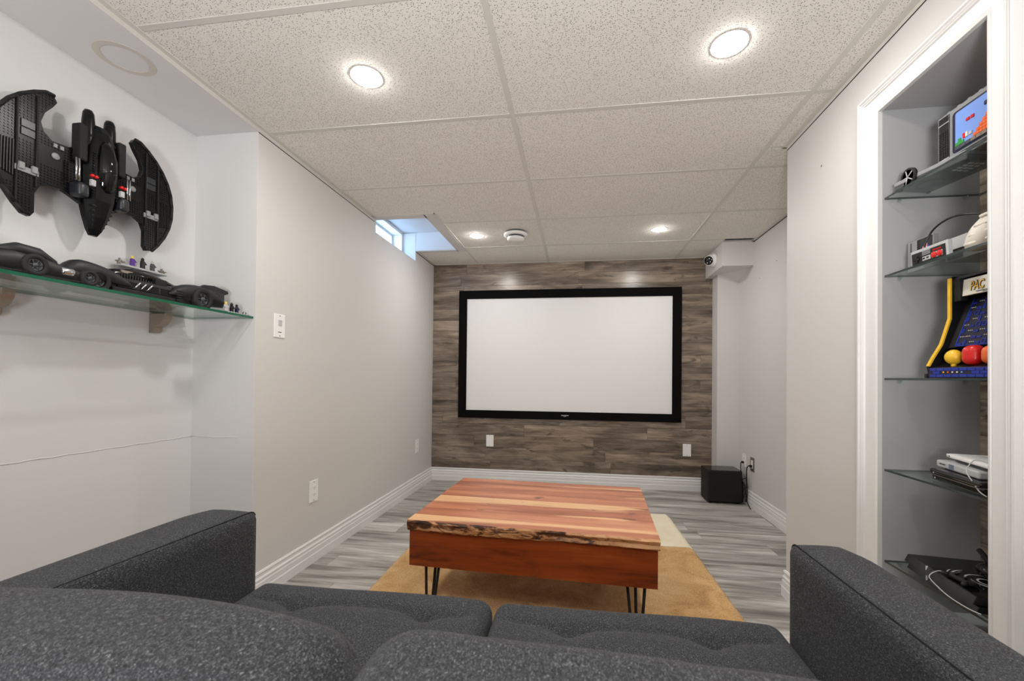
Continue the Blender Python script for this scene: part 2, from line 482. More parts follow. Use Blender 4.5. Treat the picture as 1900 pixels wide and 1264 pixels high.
for (ya, yb) in rows:
    xl = XA if ya < YA - .05 else XL
    xr = XN if yb < YE + .05 else XR
    x = xl - rf.uniform(0.1, PL - 0.1)
    while x < xr:
        a, b_ = max(x, xl), min(x + PL, xr)
        if b_ - a > 0.03:
            piece('plank', floor_plank(b_ - a - .0006, yb - ya - .0006), fl, ((a + b_) / 2, (ya + yb) / 2, 0))
        x += PL
# boards are also needed under the back of the room behind the camera
MB_rear = MB().box(XA, XN, Y0, -0.5, -.009, 0)
part('plank_field', MB_rear, M_floor, fl, kind='stuff')

def notch_left():
    mb = MB(); t = XL - 0.125
    mb.box(t, XL, YA + .002, 2.91, 0, 2.45)
    mb.box(t, XL, 3.68, YB + .1, 0, 2.45)
    mb.box(t, XL, 2.91, 3.68, 0, 2.13)
    return mb
wl = struct('wall_left', notch_left(), M_wall, 'long grey left wall with the window cut into its top')
wal = struct('wall_alcove', MB().box(XA - .1, XA, Y0, YA, 0, 2.45).box(XA - .1, XL - .125, YA, YA + .06, 0, 2.45).box(XL - .125, XL, YA, YA + .002, 0, 2.45), M_alcove)
def ridge():
    mb = MB(); pts = []
    for i in range(40):
        y_ = 0.6 + (YA - 0.6) * i / 39; pts.append((XA, y_, 0.768 + 0.0012 * math.sin(i * 1.7) + 0.0008 * math.sin(i * 4.1)))
    mb.tube(pts, 0.0025, 5); mb.tube([(XA + .28 * i / 10, YA, 0.768 + .002 * math.sin(i)) for i in range(10)], [0.0025] * 9 + [.001], 5)
    return mb
part('plaster_ridge', ridge(), M_alcove, wal)
wb = struct('wall_back', MB().box(XL - .1, XR + .1, YB + .012, YB + .11, 0, 2.45), M_dark)
pc = {}
def wall_plank(L, Hh):
    k = (round(L, 3), round(Hh, 4))
    if k not in pc:
        a, b_, c = k[0] / 2, k[1] / 2, 0.0016
        P = [(-a, .012, -b_), (a, .012, -b_), (a, .012, b_), (-a, .012, b_), (-a, c, -b_), (a, c, -b_), (a, c, b_), (-a, c, b_),
             (-a + c, 0, -b_ + c), (a - c, 0, -b_ + c), (a - c, 0, b_ - c), (-a + c, 0, b_ - c)]
        pc[k] = mesh('plank', MB().add(P, [(0, 1, 5, 4), (1, 2, 6, 5), (2, 3, 7, 6), (3, 0, 4, 7), (4, 5, 9, 8), (5, 6, 10, 9), (6, 7, 11, 10), (7, 4, 8, 11), (8, 9, 10, 11)]), M_planks)
    return pc[k]
rw = random.Random(11)
ph = 0.1175; z = 0.118; last = 0
while z < 2.215:
    z1 = min(z + ph, 2.222)
    x = XL - rw.uniform(0.15, 1.1)
    while x < 1.27:
        a, b_ = max(x, XL), min(x + 1.2, 1.27)
        if b_ - a > 0.02: piece('plank', wall_plank(b_ - a - .0005, z1 - z - .0005), wb, ((a + b_) / 2, YB + rw.uniform(0, .0006), (z + z1) / 2))
        x += 1.2
    z = z1
wr = struct('wall_right', MB().box(XN, 1.60, YE - .65 + .001, YE, 0, 2.45).box(XN, 1.60, Y0, 1.205, 0, 2.45)
            .box(XN, 1.60, 1.205, 1.575, 1.99, 2.45).box(XN, 1.60, 1.205, 1.575, 0, 0.30).box(1.327, 1.60, 1.205, 1.575, .30, 1.99)
            .box(XR, 1.60, YE, YB + .1, 0, 2.45), M_wall)
# niche lining (wall paint darkened to carry the shade inside) and its laminate back
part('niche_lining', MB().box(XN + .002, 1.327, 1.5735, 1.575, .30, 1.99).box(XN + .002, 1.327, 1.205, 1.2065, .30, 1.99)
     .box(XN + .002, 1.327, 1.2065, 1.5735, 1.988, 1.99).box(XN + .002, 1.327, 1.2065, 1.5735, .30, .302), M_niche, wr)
z = 0.302
while z < 1.985:
    z1 = min(z + ph, 1.988)
    piece('plank', wall_plank(0.366, z1 - z - .0005), wr, (1.315, 1.390, (z + z1) / 2), (0, 0, -math.pi / 2)); z = z1
def dot(x, y_, z_, r=.004):
    return MB().lathe([(r, 0), (r * .6, .0012), (0, .0015)], (0, 0, 0), 'z', 10, M=Matrix.Translation((x, y_, z_)) @ Matrix.Rotation(-math.pi / 2, 4, 'Y'))
part('ceiling_shadow_strip', MB().box(XL, XL + .0015, YA, 2.885, H - .0255, H - .022).box(XL, XL + .0015, 3.70, YB, H - .010, H - .006), M_dark, wl)  # dark strips stand in for the shadow line under the wall angle
part('ceiling_shadow_strip', MB().box(XN - .0015, XN, Y0, YE, H - .0215, H - .018).box(XR - .0015, XR, YE + .01, 3.71, H - .010, H - .005), M_dark, wr)  # same painted shadow line along the right walls
part('screw', dot(XN, 1.932, 1.979, .005), M_steel, wr)
part('screw', dot(XR, 3.308, 1.946), M_dark, wr); part('screw', dot(XR, 3.60, 1.885), M_dark, wr)
struct('wall_rear', MB().box(-2.0, 1.7, Y0 - .1, Y0, 0, 2.45), M_wall)
# boxed-in corner column and the bulkhead over it
struct('wall_column', MB().box(1.268, XR, 4.03, YB + .02, 0, 2.03), M_wall)
bk = struct('wall_bulkhead', MB().box(1.205, XR, 3.712, YB + .02, 2.022, 2.24), M_wall)
part('sloped_patch', MB().add([(1.29, 4.03, 2.022), (XR, 4.03, 1.955), (XR, 3.80, 2.022), (XR, 4.03, 2.022)],
     [(0, 1, 2), (0, 2, 3), (0, 3, 1), (1, 3, 2)]), M_wall, bk)

# ceiling: slab, lay-in tiles, tees, wall angles
YS = [1.811 + .6096 * k for k in range(-6, 4)]
ceil = struct('ceiling', MB().box(XL, -1.10, Y0, 2.90, 2.25, 2.30).box(-1.10, 1.6, Y0, YB + .1, 2.25, 2.30).box(XL, -1.10, 3.70, YB + .1, 2.25, 2.30), M_dark)
X1, X2 = -.293, .926
WX, WY0, WY1 = -1.020, 2.850, 3.725
def tile(rects):
    cx = (rects[0][0] + rects[0][1]) / 2; cy_ = (rects[0][2] + rects[0][3]) / 2
    mb = MB()
    for (a, b_, c, d) in rects: mb.box(a - cx, b_ - cx, c - cy_, d - cy_, 0, .014)
    piece('ceiling_tile', mesh('ceiling_tile', mb, M_tile), ceil, (cx, cy_, H))
edges = YS + [YB]
prev = Y0
for k, ye in enumerate(edges):
    a, b_ = prev + .004, ye - .004; prev = ye
    if b_ - a < .03: continue
    if ye <= 2.43: tile([(XL, X1 - .004, a, b_)])
    elif ye < 3.1: tile([(WX, X1 - .004, a, b_), (XL, WX, a, WY0)])
    elif ye < 3.7: tile([(WX, X1 - .004, a, b_)])
    else:
        tile([(WX + .003, X1 - .004, a, b_)]); tile([(XL, WX - .003, WY1 + .004, b_)])
    tile([(X1 + .004, X2 - .004, a, b_)])
    if ye <= 1.9: tile([(X2 + .004, XN, a, b_)])
    elif ye < 2.5: tile([(X2 + .004, XN, a, YE), (X2 + .004, XR, YE + .012, b_)])
    elif ye < 3.7: tile([(X2 + .004, XR, a, b_)])
    else: tile([(X2 + .004, 1.203, a, b_)])
tw = .0115
for xx in (X1, X2):
    part('ceiling_tee', MB().box(xx - tw, xx + tw, Y0, YB, H - .003, H + .0, bev=.0008, seg=1), M_tee, ceil)
for ye in YS:
    xl = XL if not 2.9 < ye < 3.72 else WX
    part('ceiling_tee', MB().box(xl, X1 - tw, ye - tw, ye + tw, H - .0026, H, bev=.0008, seg=1), M_tee, ceil)
    part('ceiling_tee', MB().box(X1 + tw, X2 - tw, ye - tw, ye + tw, H - .0026, H, bev=.0008, seg=1), M_tee, ceil)
    part('ceiling_tee', MB().box(X2 + tw, XN if ye < YE else (XR if ye < 3.6 else 1.203), ye - tw, ye + tw, H - .0026, H, bev=.0008, seg=1), M_tee, ceil)
part('ceiling_tee', MB().box(WX - .0005, WX + tw * 1.3, WY1, YB, H - .0026, H, bev=.0008, seg=1), M_tee, ceil)
# wall angles
def angle(n, *bxs):
    mb = MB()
    for b_ in bxs: mb.box(*b_, bev=.0008, seg=1)
    return struct('trim_%d' % n, mb, M_tee)
angle(2, (XL, XL + .022, Y0, 2.885, H - .004, H), (XL - .002, XL + .002, Y0, 2.885, H - .022, H))
angle(3, (XL, XL + .022, 3.70, YB, H - .004, H), (XL, 1.203, YB - .018, YB, H - .004, H))
angle(4, (XN - .022, XN, Y0, YE + .01, H - .004, H), (XN - .002, XN, Y0, YE, H - .018, H), (XN - .02, XR, YE, YE + .02, H - .004, H))
angle(5, (XR - .022, XR, YE, 3.712, H - .004, H), (1.183, XR, 3.69, 3.712, H - .004, H), (1.183, 1.205, 3.712, YB, H - .004, H))
# alcove soffit (painted board just under the tiles)
sof = struct('ceiling_soffit', MB().box(XA, XL, Y0, YA, 2.203, 2.26), M_alcove)
# window well cut through ceiling and wall, and the basement window at its back
wtop = 2.393
M_well = mat('well_paint', (222, 226, 232), 0.6, var=0.02, bscale=5)
well = struct('wall_window_well', MB().box(-1.10, -1.085, 2.895, 3.695, H + .001, wtop + .015).box(-1.90, -1.085, 2.895, 2.91, H + .004, wtop + .015).box(-1.90, -1.085, 3.68, 3.695, H + .004, wtop + .015)
              .box(-1.90, -1.085, 2.895, 3.695, wtop, wtop + .015).box(-1.90, XL - .125, 2.895, 2.91, 1.98, H + .004).box(-1.90, XL - .125, 3.68, 3.695, 1.98, H + .004)
              .box(-1.90, XL - .002, 2.91, 3.68, 2.115, 2.13), M_well)
part('well_lining', MB().box(-1.62, XL - .001, 2.908, 2.912, 2.13, 2.39).box(-1.62, XL - .001, 3.678, 3.682, 2.13, 2.39), M_well, well)
fr = MB()
for (a, b_, c, d, e, f) in ((XL + .001, -1.090, WY0, 2.912, H - .005, H + .003), (XL + .001, -1.090, 3.678, WY1, H - .005, H + .003), (-1.100, WX, WY0, WY1, H - .005, H + .003)):
    fr.box(a, b_, c, d, e, f, bev=.001, seg=1)
struct('trim_6', fr, M_wall)
fr = MB(); fr.box(XL, WX + .01, WY0 - .014, WY0, H - .004, H + .002, bev=.0008, seg=1); fr.box(WX, WX + .014, WY0 - .014, WY1, H - .004, H + .002, bev=.0008, seg=1); fr.box(XL + .02, WX + .01, WY1, WY1 + .012, H - .004, H + .002, bev=.0008, seg=1)
struct('trim_7', fr, M_tee)
win = struct('window_1', MB().box(-1.80, -1.612, 2.91, 2.935, 2.13, wtop - .001, bev=.003).box(-1.80, -1.612, 3.655, 3.68, 2.13, wtop - .001, bev=.003)
             .box(-1.80, -1.612, 2.935, 3.655, wtop - .026, wtop - .001, bev=.003).box(-1.80, -1.612, 2.935, 3.655, 2.13, 2.155, bev=.003), M_white, 'small basement window high in the left wall')
sash = MB()
for (a, b_, c, d) in ((2.936, 2.962, 2.156, 2.366), (3.628, 3.654, 2.156, 2.366), (2.962, 3.628, 2.346, 2.366), (2.962, 3.628, 2.156, 2.176), (3.27, 3.30, 2.176, 2.346)):
    sash.box(-1.735, -1.70, a, b_, c, d, bev=.002)
part('sash', sash, M_white, win)
part('pane', MB().box(-1.72, -1.716, 2.962, 3.628, 2.176, 2.346), M_pane, win)

# baseboards: one stepped profile, (out, up)
prof = [(0, 0), (.016, 0), (.016, .046), (.0135, .052), (.0135, .078), (.011, .083), (.012, .096), (.007, .104), (.0065, .116), (.010, .122), (.006, .130), (0, .130)]
def base_run(a, b_, nrm, ma=0, mb_=0):
    """baseboard from a to b (plan points), nrm points into the room; ma/mb_ = mitre at the ends (+1 longer, -1 shorter as it steps out)"""
    a, b_, n = Vector(a), Vector(b_), Vector(nrm); t = (b_ - a).normalized()
    s0 = [tuple(a + n * o - t * (o * ma)) + (u,) for o, u in prof]; s1 = [tuple(b_ + n * o + t * (o * mb_)) + (u,) for o, u in prof]
    mb = MB().loft([s0, s1], 0, False)
    b2 = bmesh.new(); me = mesh('t', mb, M_trim); b2.from_mesh(me); bmesh.ops.recalc_face_normals(b2, faces=b2.faces[:]); bpy.data.meshes.remove(me)
    return MB().bm(b2)
struct('baseboard_left', base_run((XL, YA), (XL, YB), (1, 0), 0, -1), M_trim)
struct('baseboard_back', base_run((XL, YB), (1.268, YB), (0, -1), -1, -1), M_trim)
struct('baseboard_column', base_run((1.268, 4.03), (XR, 4.03), (0, -1), 1, -1), M_trim)
struct('baseboard_right', base_run((XR, 4.03), (XR, YE), (-1, 0), -1, 0), M_trim)
struct('baseboard_near', base_run((XN, YE), (XN, Y0), (-1, 0), 1, 0), M_trim)

# casing round the niche: profile swept over three sides, mitred
casp = [(0, 0), (0, .013), (.10, .016), (.13, .013), (.16, .015), (.66, .018), (.70, .024), (.76, .021), (.80, .026), (.88, .022), (.92, .029), (1, .029), (1, 0)]
iy0, iy1, izt, izb = 1.189, 1.574, 1.986, 0.12
secs = []
for (cy_, cz, sy, sz) in ((iy1, izb, .080, 0), (iy1, izt, .080, .072), (iy0, izt, -.080, .072), (iy0, izb, -.080, 0)):
    secs.append([(XN - p, cy_ + w_ * sy, cz + w_ * sz) for w_, p in casp])
mb = MB().loft(secs, 0, False)
b2 = bmesh.new(); me = mesh('t', mb, M_trim); b2.from_mesh(me); bmesh.ops.recalc_face_normals(b2, faces=b2.faces[:]); bpy.data.meshes.remove(me)
struct('trim_1', MB().bm(b2), M_trim, 'white moulded casing round the display niche')

# ------------------------------------------------------------------ ceiling fittings
def lamp(x, y_, label):
    t = thing('recessed_light', label, 'ceiling light', (x, y_, H), 0, 'round recessed lights in the tiled ceiling')
    part('trim_ring', MB().lathe([(.060, .001), (.060, -.0008), (.0435, -.0010), (.0435, .001)], (x, y_, H - .0005), 'z', 40, smooth=False), M_white, t)
    part('lens', MB().lathe([(.0435, -.0002), (.042, -.0035), (.033, -.0065), (.017, -.0082), (0, -.0086)], (x, y_, H), 'z', 40), M_lens, t)
lamp(-.82, 1.512, 'round recessed light in the tile nearest the wall-hung toy aircraft')
lamp(.512, 1.518, 'round recessed light in the front tile near the display niche')
lamp(-.83, 3.341, 'small round recessed light between window well and smoke alarm')
lamp(.621, 3.349, 'round recessed light at the far end, above the screen\'s right half')
lamp(-.82, -.32, 'recessed light over the sofa back, left one, behind the viewer')
lamp(.50, -.32, 'recessed light over the sofa back, right one, behind the viewer')
t = thing('smoke_alarm', 'round white smoke alarm on the ceiling beside the far left light', 'smoke alarm', (-.495, 3.289, H - .003))
SA = (-.495, 3.289, H - .003)
part('base', MB().lathe([(.080, 0), (.084, -.004), (.084, -.014), (.078, -.018)], SA, 'z', 40), M_dgrey, t, label='dark grey base')  # base in plain dark grey plastic
part('vent_band', MB().lathe([(.066, -.030), (.066, -.046)], SA, 'z', 40), M_dgrey, t, label='dark slotted band')
part('cover', MB().lathe([(.094, -.012), (.096, -.020), (.094, -.027), (.080, -.033), (.068, -.032)], SA, 'z', 40)
     .lathe([(.069, -.044), (.068, -.056), (.060, -.063), (0, -.065)], SA, 'z', 40), M_white, t)
t = thing('ceiling_speaker', 'painted-over round speaker ring in the soffit above the toy aircraft', 'speaker', (-1.632, 1.29, 2.203))
part('ring', MB().lathe([(.086, .001), (.086, -.0012), (.066, -.0014), (.064, .001)], (-1.632, 1.29, 2.203), 'z', 48, smooth=False), mat('aged_ring', (206, 200, 192), .5, var=.04, bscale=20), t)
part('grille', MB().lathe([(.064, -.0004), (0, -.0012)], (-1.632, 1.29, 2.203), 'z', 48, smooth=False), M_alcove, t)

# turret camera on the bulkhead's left side
t = thing('security_camera', 'white turret security camera on the bulkhead above the screen corner', 'camera', (1.205, 3.90, 2.12))
part('mount', MB().lathe([(.058, 0), (.058, -.020), (.050, -.034), (.044, -.040)], (1.205, 3.90, 2.125), 'x', 32), M_white, t)
dv = Vector((-.62, -.72, -.30)).normalized(); Md = Matrix.Translation((1.158, 3.885, 2.12)) @ dv.to_track_quat('Z', 'Y').to_matrix().to_4x4()
eye = part('eyeball', MB().lathe([(0, -.045), (.03, -.036), (.044, -.015), (.046, .004), (.043, .028), (.040, .032)], (0, 0, 0), 'z', 28, M=Md), M_white, t)
part('face', MB().lathe([(.040, .031), (.037, .035), (0, .036)], (0, 0, 0), 'z', 28, M=Md), M_gloss, eye, label='black glass face')
part('infrared_lamp', MB().lathe([(.006, .036), (.005, .038), (0, .0385)], (.016, -.012, 0), 'z', 12, M=Md), M_silver, eye)
part('infrared_lamp', MB().lathe([(.006, .036), (.005, .038), (0, .0385)], (-.010, -.018, 0), 'z', 12, M=Md), M_silver, eye)
part('cable_gland', MB().lathe([(.012, 0), (.012, .004), (.006, .006)], (1.196, 3.862, 2.098), 'y', 14), M_blackmatte, t)

# ------------------------------------------------------------------ projection screen
t = thing('projection_screen', 'large blank white projection screen in a wide black frame', 'screen', (-.11, YB, .651))
sx0, sx1, sz0, sz1 = -1.201, .982, .650, 1.9445
ix0, ix1, iz0, iz1 = -1.119, .899, .729, 1.8605
for nm, pts in (('frame_bar', [(sx0, sz1), (sx1, sz1), (ix1, iz1), (ix0, iz1)]), ('frame_bar', [(sx0, sz0), (sx1, sz0), (ix1, iz0), (ix0, iz0)]),
                ('frame_bar', [(sx0, sz0), (sx0, sz1), (ix0, iz1), (ix0, iz0)]), ('frame_bar', [(sx1, sz0), (sx1, sz1), (ix1, iz1), (ix1, iz0)])):
    part(nm, MB().prism(pts, 'y', YB - .036, YB - .002, 0, .002), M_velvet, t)
part('screen_fabric', MB().box(ix0 - .01, ix1 + .01, YB - .022, YB - .016, iz0 - .01, iz1 + .01), M_screen, t)
lg = MB()
for k in range(9): lg.box(-.152 + k * .0082, -.152 + k * .0082 + .0066, YB - .0375, YB - .036, .690, .698)
lg.box(-.130, -.104, YB - .0375, YB - .036, .683, .687)
part('badge', lg, M_silver, t, label='tiny silver maker\'s badge')

# ------------------------------------------------------------------ wall plates
def plate(name, label, cat, M, wid=.076, hei=.118, kind='blank', group=None, m=None):
    """M maps plate space (x right, y up, z out of the wall) into the room"""
    t = thing(name, label, cat, M.translation, 0, group)
    b = MB().box(-wid / 2, wid / 2, -hei / 2, hei / 2, 0, .005, bev=.002, M=M)
    p = part('plate', b, m or M_white, t)
    for s in (-1, 1):
        part('screw', MB().lathe([(.0035, .005), (.003, .006), (0, .0062)], (0, s * hei * .42, 0), 'z', 10, M=M), M_steel, t)
    if kind == 'outlet':
        part('receptacle', MB().box(-.017, .017, -.034, .034, .004, .0065, bev=.001, M=M), M_white, t)
        for s in (-1, 1):
            sl = MB()
            for dx in (-.006, .006): sl.box(dx - .001, dx + .001, s * .019 - .003, s * .019 + .004, .006, .0068, M=M)
            sl.box(-.002, .002, s * .019 - .010, s * .019 - .006, .006, .0068, M=M)
            part('plug_slots', sl, M_dark, t, label='dark plug slots', kind='stuff')
    if kind == 'chime':
        part('button', MB().box(-.012, .012, .0, .030, .004, .008, bev=.002, M=M), M_lgrey, t, label='pale grey push button')
        part('marking', MB().box(-.012, .012, -.034, -.030, .005, .0054, M=M), M_dgrey, t)
    return t
Mback = lambda x, z_: Matrix.Translation((x, YB - .0005, z_)) @ Matrix(((1, 0, 0, 0), (0, 0, -1, 0), (0, 1, 0, 0), (0, 0, 0, 1)))
Mleft = lambda y_, z_: Matrix.Translation((XL, y_, z_)) @ Matrix(((0, 0, 1, 0), (1, 0, 0, 0), (0, 1, 0, 0), (0, 0, 0, 1)))
Mright = lambda y_, z_: Matrix.Translation((XR, y_, z_)) @ Matrix(((0, 0, -1, 0), (-1, 0, 0, 0), (0, 1, 0, 0), (0, 0, 0, 1)))
plate('blank_plate', 'white blank wall plate under the left end of the screen', 'wall plate', Mback(-.872, .418), group='white wall plates')
plate('blank_plate', 'white blank wall plate on the laminate above the subwoofer', 'wall plate', Mback(1.043, .387), group='white wall plates')
plate('wall_switch', 'white wall plate with a small grey button beside the glass shelf', 'switch', Mleft(1.914, 1.310), .077, .118, 'chime')
plate('power_outlet', 'white double outlet low on the left wall above the sofa arm', 'outlet', Mleft(2.212, .403), .078, .122, 'outlet')
plate('power_outlet', 'white outlet on the left wall near the laminate corner', 'outlet', Mleft(3.768, .410), .078, .125, 'outlet')
plate('power_outlet', 'white outlet behind the subwoofer on the far right wall', 'outlet', Mright(3.888, .362), .076, .112, 'outlet')
plate('power_outlet', 'steel-rimmed outlet beside the subwoofer on the far right wall', 'outlet', Mright(3.718, .360), .076, .115, 'outlet', m=M_steel)

# ------------------------------------------------------------------ subwoofer and its cables
sb0, sb1, sy0, sy1, sh = 1.122, 1.404, 3.785, 4.095, .282
t = thing('subwoofer', 'black subwoofer cube on the floor in the far right corner', 'speaker', (1.263, 3.94, 0))
def subw(z0, z1, inset=0):
    r = .022; pts = []
    for cx, cy_, a0 in ((sb1 - r - .004, sy0 + r, -90), (sb1 - r, sy1 - .15 - r, 0), (sb0 + r, sy1 - .15 - r, 90), (sb0 + r, sy0 + r, 180)):
        for k in range(6):
            a = R(a0 + 18 * k); pts.append((cx + r * math.cos(a), cy_ + r * math.sin(a)))
    return pts
sy1 = 4.14 + .15 - .02
sy1 = 4.10
def rrect(x0, x1, y0, y1, r, n=5):
    pts = []
    for cx, cy_, a0 in ((x1 - r, y0 + r, -90), (x1 - r, y1 - r, 0), (x0 + r, y1 - r, 90), (x0 + r, y0 + r, 180)):
        for k in range(n + 1):
            a = R(a0 + 90 * k / n); pts.append((cx + r * math.cos(a), cy_ + r * math.sin(a)))
    return pts
part('cabinet', MB().prism(rrect(sb0, sb1, sy0 + .012, 4.004, .012), 'z', .012, sh, 0, .004), M_blackmatte, t)
part('top_panel', MB().prism(rrect(sb0 + .004, sb1 - .004, sy0 + .016, 4.000, .012), 'z', sh, sh + .0015), M_gloss, t, label='glossy black top')
part('front_grille', MB().box(sb0 + .006, sb1 - .006, sy0, sy0 + .014, .020, sh - .006, bev=.005, seg=3), mat('grille_cloth', (15, 15, 16), .85, bump=.4, bscale=500, var=.2), t, label='black cloth grille')
for xx in (sb0 + .03, sb1 - .03):
    for yy in (sy0 + .04, 3.97): part('foot', MB().lathe([(.014, 0), (.016, .012)], (xx, yy, 0), 'z', 14), M_rubber, t)
def spline(pts, n=8):
    P = [Vector(p) for p in pts]; out = []
    for i in range(len(P) - 1):
        p0, p1, p2, p3 = P[max(i - 1, 0)], P[i], P[i + 1], P[min(i + 2, len(P) - 1)]
        for k in range(n):
            u = k / n
            out.append(0.5 * ((2 * p1) + (-p0 + p2) * u + (2 * p0 - 5 * p1 + 4 * p2 - p3) * u * u + (-p0 + 3 * p1 - 3 * p2 + p3) * u ** 3))
    out.append(P[-1]); return out
c1 = MB().tube(spline([(1.445, 3.887, .345), (1.43, 3.88, .352), (1.416, 3.87, .34), (1.414, 3.865, .29), (1.422, 3.86, .22), (1.428, 3.855, .14), (1.428, 3.85, .10), (1.426, 3.85, .04), (1.424, 3.85, .0055)]), .0035)
c1.box(1.428, 1.446, 3.878, 3.896, .336, .354, bev=.003)
single('power_cable', c1, M_blackmatte, 'thin black cable from the white outlet down behind the subwoofer', 'cable')
c2 = MB().tube(spline([(1.445, 3.717, .345), (1.425, 3.72, .348), (1.412, 3.73, .32), (1.414, 3.74, .22), (1.425, 3.75, .14), (1.416, 3.73, .05), (1.424, 3.70, .0065), (1.415, 3.66, .0065)]), .004)
c2.box(1.428, 1.446, 3.708, 3.727, .335, .355, bev=.003)
single('power_cable', c2, M_blackmatte, 'black power cable plugged into the steel-rimmed outlet', 'cable')
c3 = MB().tube(spline([(1.409, 3.81, .21), (1.428, 3.79, .225), (1.424, 3.772, .16), (1.412, 3.775, .10), (1.414, 3.80, .06)]), .0032)
c3.tube(spline([(1.412, 3.81, .19), (1.420, 3.79, .15), (1.424, 3.775, .08), (1.424, 3.775, .03)]), .006)
single('audio_cable', c3, M_blackmatte, 'looped black cables hanging behind the subwoofer', 'cable')

# ------------------------------------------------------------------ rug
rug = thing('area_rug', 'ochre rug with a cream far end under the wooden table', 'rug', (-.15, 2.3, 0), R(1.2))
Mr = ROOTM[rug.name].inverted()
def rug_band(y0, y1, corners, name, m, label):
    nx, ny = 150, max(8, int((y1 - y0) / .012)); vs = []; fs = []; x0, x1 = -.868, .882
    rr = random.Random(5)
    def inside(x, y_):
        if corners:
            r = .07
            dy = y_ - (y1 - r)
            if dy > 0:
                lim = r - math.sqrt(max(0, r * r - dy * dy))
                return max(x0 + lim, min(x1 - lim, x))
        return x
    for j in range(ny + 1):
        y_ = y0 + (y1 - y0) * j / ny
        for i in range(nx + 1):
            x = x0 + (x1 - x0) * i / nx; xx = inside(x, y_)
            e = min(1, min(i, nx - i) / 2.0) * (min(1, (ny - j) / 2.0) if corners else 1)
            vs.append((xx + (rr.uniform(-.002, .002) if i in (0, nx) else 0), y_, .004 + .012 * e + rr.uniform(0, .0022)))
    for j in range(ny):
        for i in range(nx): fs.append((j * (nx + 1) + i, j * (nx + 1) + i + 1, (j + 1) * (nx + 1) + i + 1, (j + 1) * (nx + 1) + i))
    n0 = len(vs)
    rim = [i for i in range(nx + 1)] + [j * (nx + 1) + nx for j in range(1, ny + 1)] + [ny * (nx + 1) + i for i in range(nx - 1, -1, -1)] + [j * (nx + 1) for j in range(ny - 1, 0, -1)]
    for k in rim: vs.append((vs[k][0], vs[k][1], .0005))
    L = len(rim)
    for k in range(L): fs.append((rim[k], n0 + k, n0 + (k + 1) % L, rim[(k + 1) % L]))
    part(name, MB().add(vs, fs, 0, True), m, rug, local=True, label=label)
rug_band(.412, 1.075, True, 'cream_band', M_creampile, 'smooth cream end band')
rug_band(-1.15, .412, False, 'ochre_band', M_ochre, 'shaggy ochre field')

# ------------------------------------------------------------------ coffee table
TZ = .45
ang = math.atan2(1.657 - 1.708, .319 + .714)
tb = thing('coffee_table', 'square wooden coffee table with live edges and black hairpin legs', 'table', ((-.714 + .319) / 2, (1.708 + 1.657) / 2, 0), ang)
TW, TD = 1.036, .775
rt = random.Random(4)
widths = [.085, .105, .095, .11, .10, .095, .105, .08]; sc_ = TD / sum(widths); yv = 0
me_cut = []
for k, wd in enumerate(widths):
    wd *= sc_; y0, y1 = yv, yv + wd; yv = y1
    mb = MB()
    if k in (0, len(widths) - 1):
        n = 60; secs = []
        sgn = -1 if k == 0 else 1
        for i in range(n + 1):
            x = -TW / 2 + TW * i / n
            j1 = .004 * math.sin(x * 9 + 1) + .003 * math.sin(x * 23) + rt.uniform(-.0022, .0022); j2 = .006 * math.sin(x * 7) + rt.uniform(-.004, .004)
            yi = (y1 - y0) / 2 - .0004
            out = -(y1 - y0) / 2
            S = [(yi, TZ), (out + .003 + j1 * .5, TZ), (out - .002 + j1, TZ - .008), (out + .003 + j2, TZ - .024), (out + .001 + j1, TZ - .037), (out + .010 + j2, TZ - .045), (yi, TZ - .045)]
            secs.append([(x, -sgn * p[0] if sgn > 0 else p[0], p[1] - TZ) for p in S])
        mb.loft(secs, 0, False)
        b2 = bmesh.new(); me = mesh('t', mb, M_acacia); b2.from_mesh(me); bmesh.ops.recalc_face_normals(b2, faces=b2.faces[:]); bpy.data.meshes.remove(me)
        mb = MB().bm(b2)
        mb.m = [1 if (abs(sum(mb.v[i].y for i in f) / len(f)) > (y1 - y0) / 2 - .016 and min(mb.v[i].z for i in f) < -.006 and sum(mb.v[i].y for i in f) * sgn > 0 and len(f) < 6) else 0 for f in mb.f]
    else:
        a, b_, c = TW / 2 + rt.uniform(-.001, .001), wd / 2 - .0003, .0008
        mb.add([(-a, -b_, -.045), (a, -b_, -.045), (a, b_, -.045), (-a, b_, -.045), (-a, -b_, -c), (a, -b_, -c), (a, b_, -c), (-a, b_, -c), (-a + c, -b_ + c, 0), (a - c, -b_ + c, 0), (a - c, b_ - c, 0), (-a + c, b_ - c, 0)],
               [(3, 2, 1, 0), (0, 1, 5, 4), (1, 2, 6, 5), (2, 3, 7, 6), (3, 0, 4, 7), (4, 5, 9, 8), (5, 6, 10, 9), (6, 7, 11, 10), (7, 4, 8, 11), (8, 9, 10, 11)])
    o = piece('board', mesh('board', mb, [M_acacia, M_edge]), tb, (0, (y0 + y1) / 2, TZ))
az0, az1 = .252, .405
part('apron_front', MB().box(-.512, .512, .016, .038, az0, az1, bev=.0015), M_apron, tb, local=True)
part('apron_back', MB().box(-.512, .512, TD - .038, TD - .016, az0, az1, bev=.0015), M_apron, tb, local=True)
for s in (-1, 1): part('apron_side', MB().box(min(s * .512, s * .490), max(s * .512, s * .490), .038, TD - .038, az0, az1, bev=.0015), M_apron, tb, local=True)
part('bottom_panel', MB().box(-.49, .49, .038, TD - .038, az0 + .004, az0 + .016), M_apron, tb, local=True)
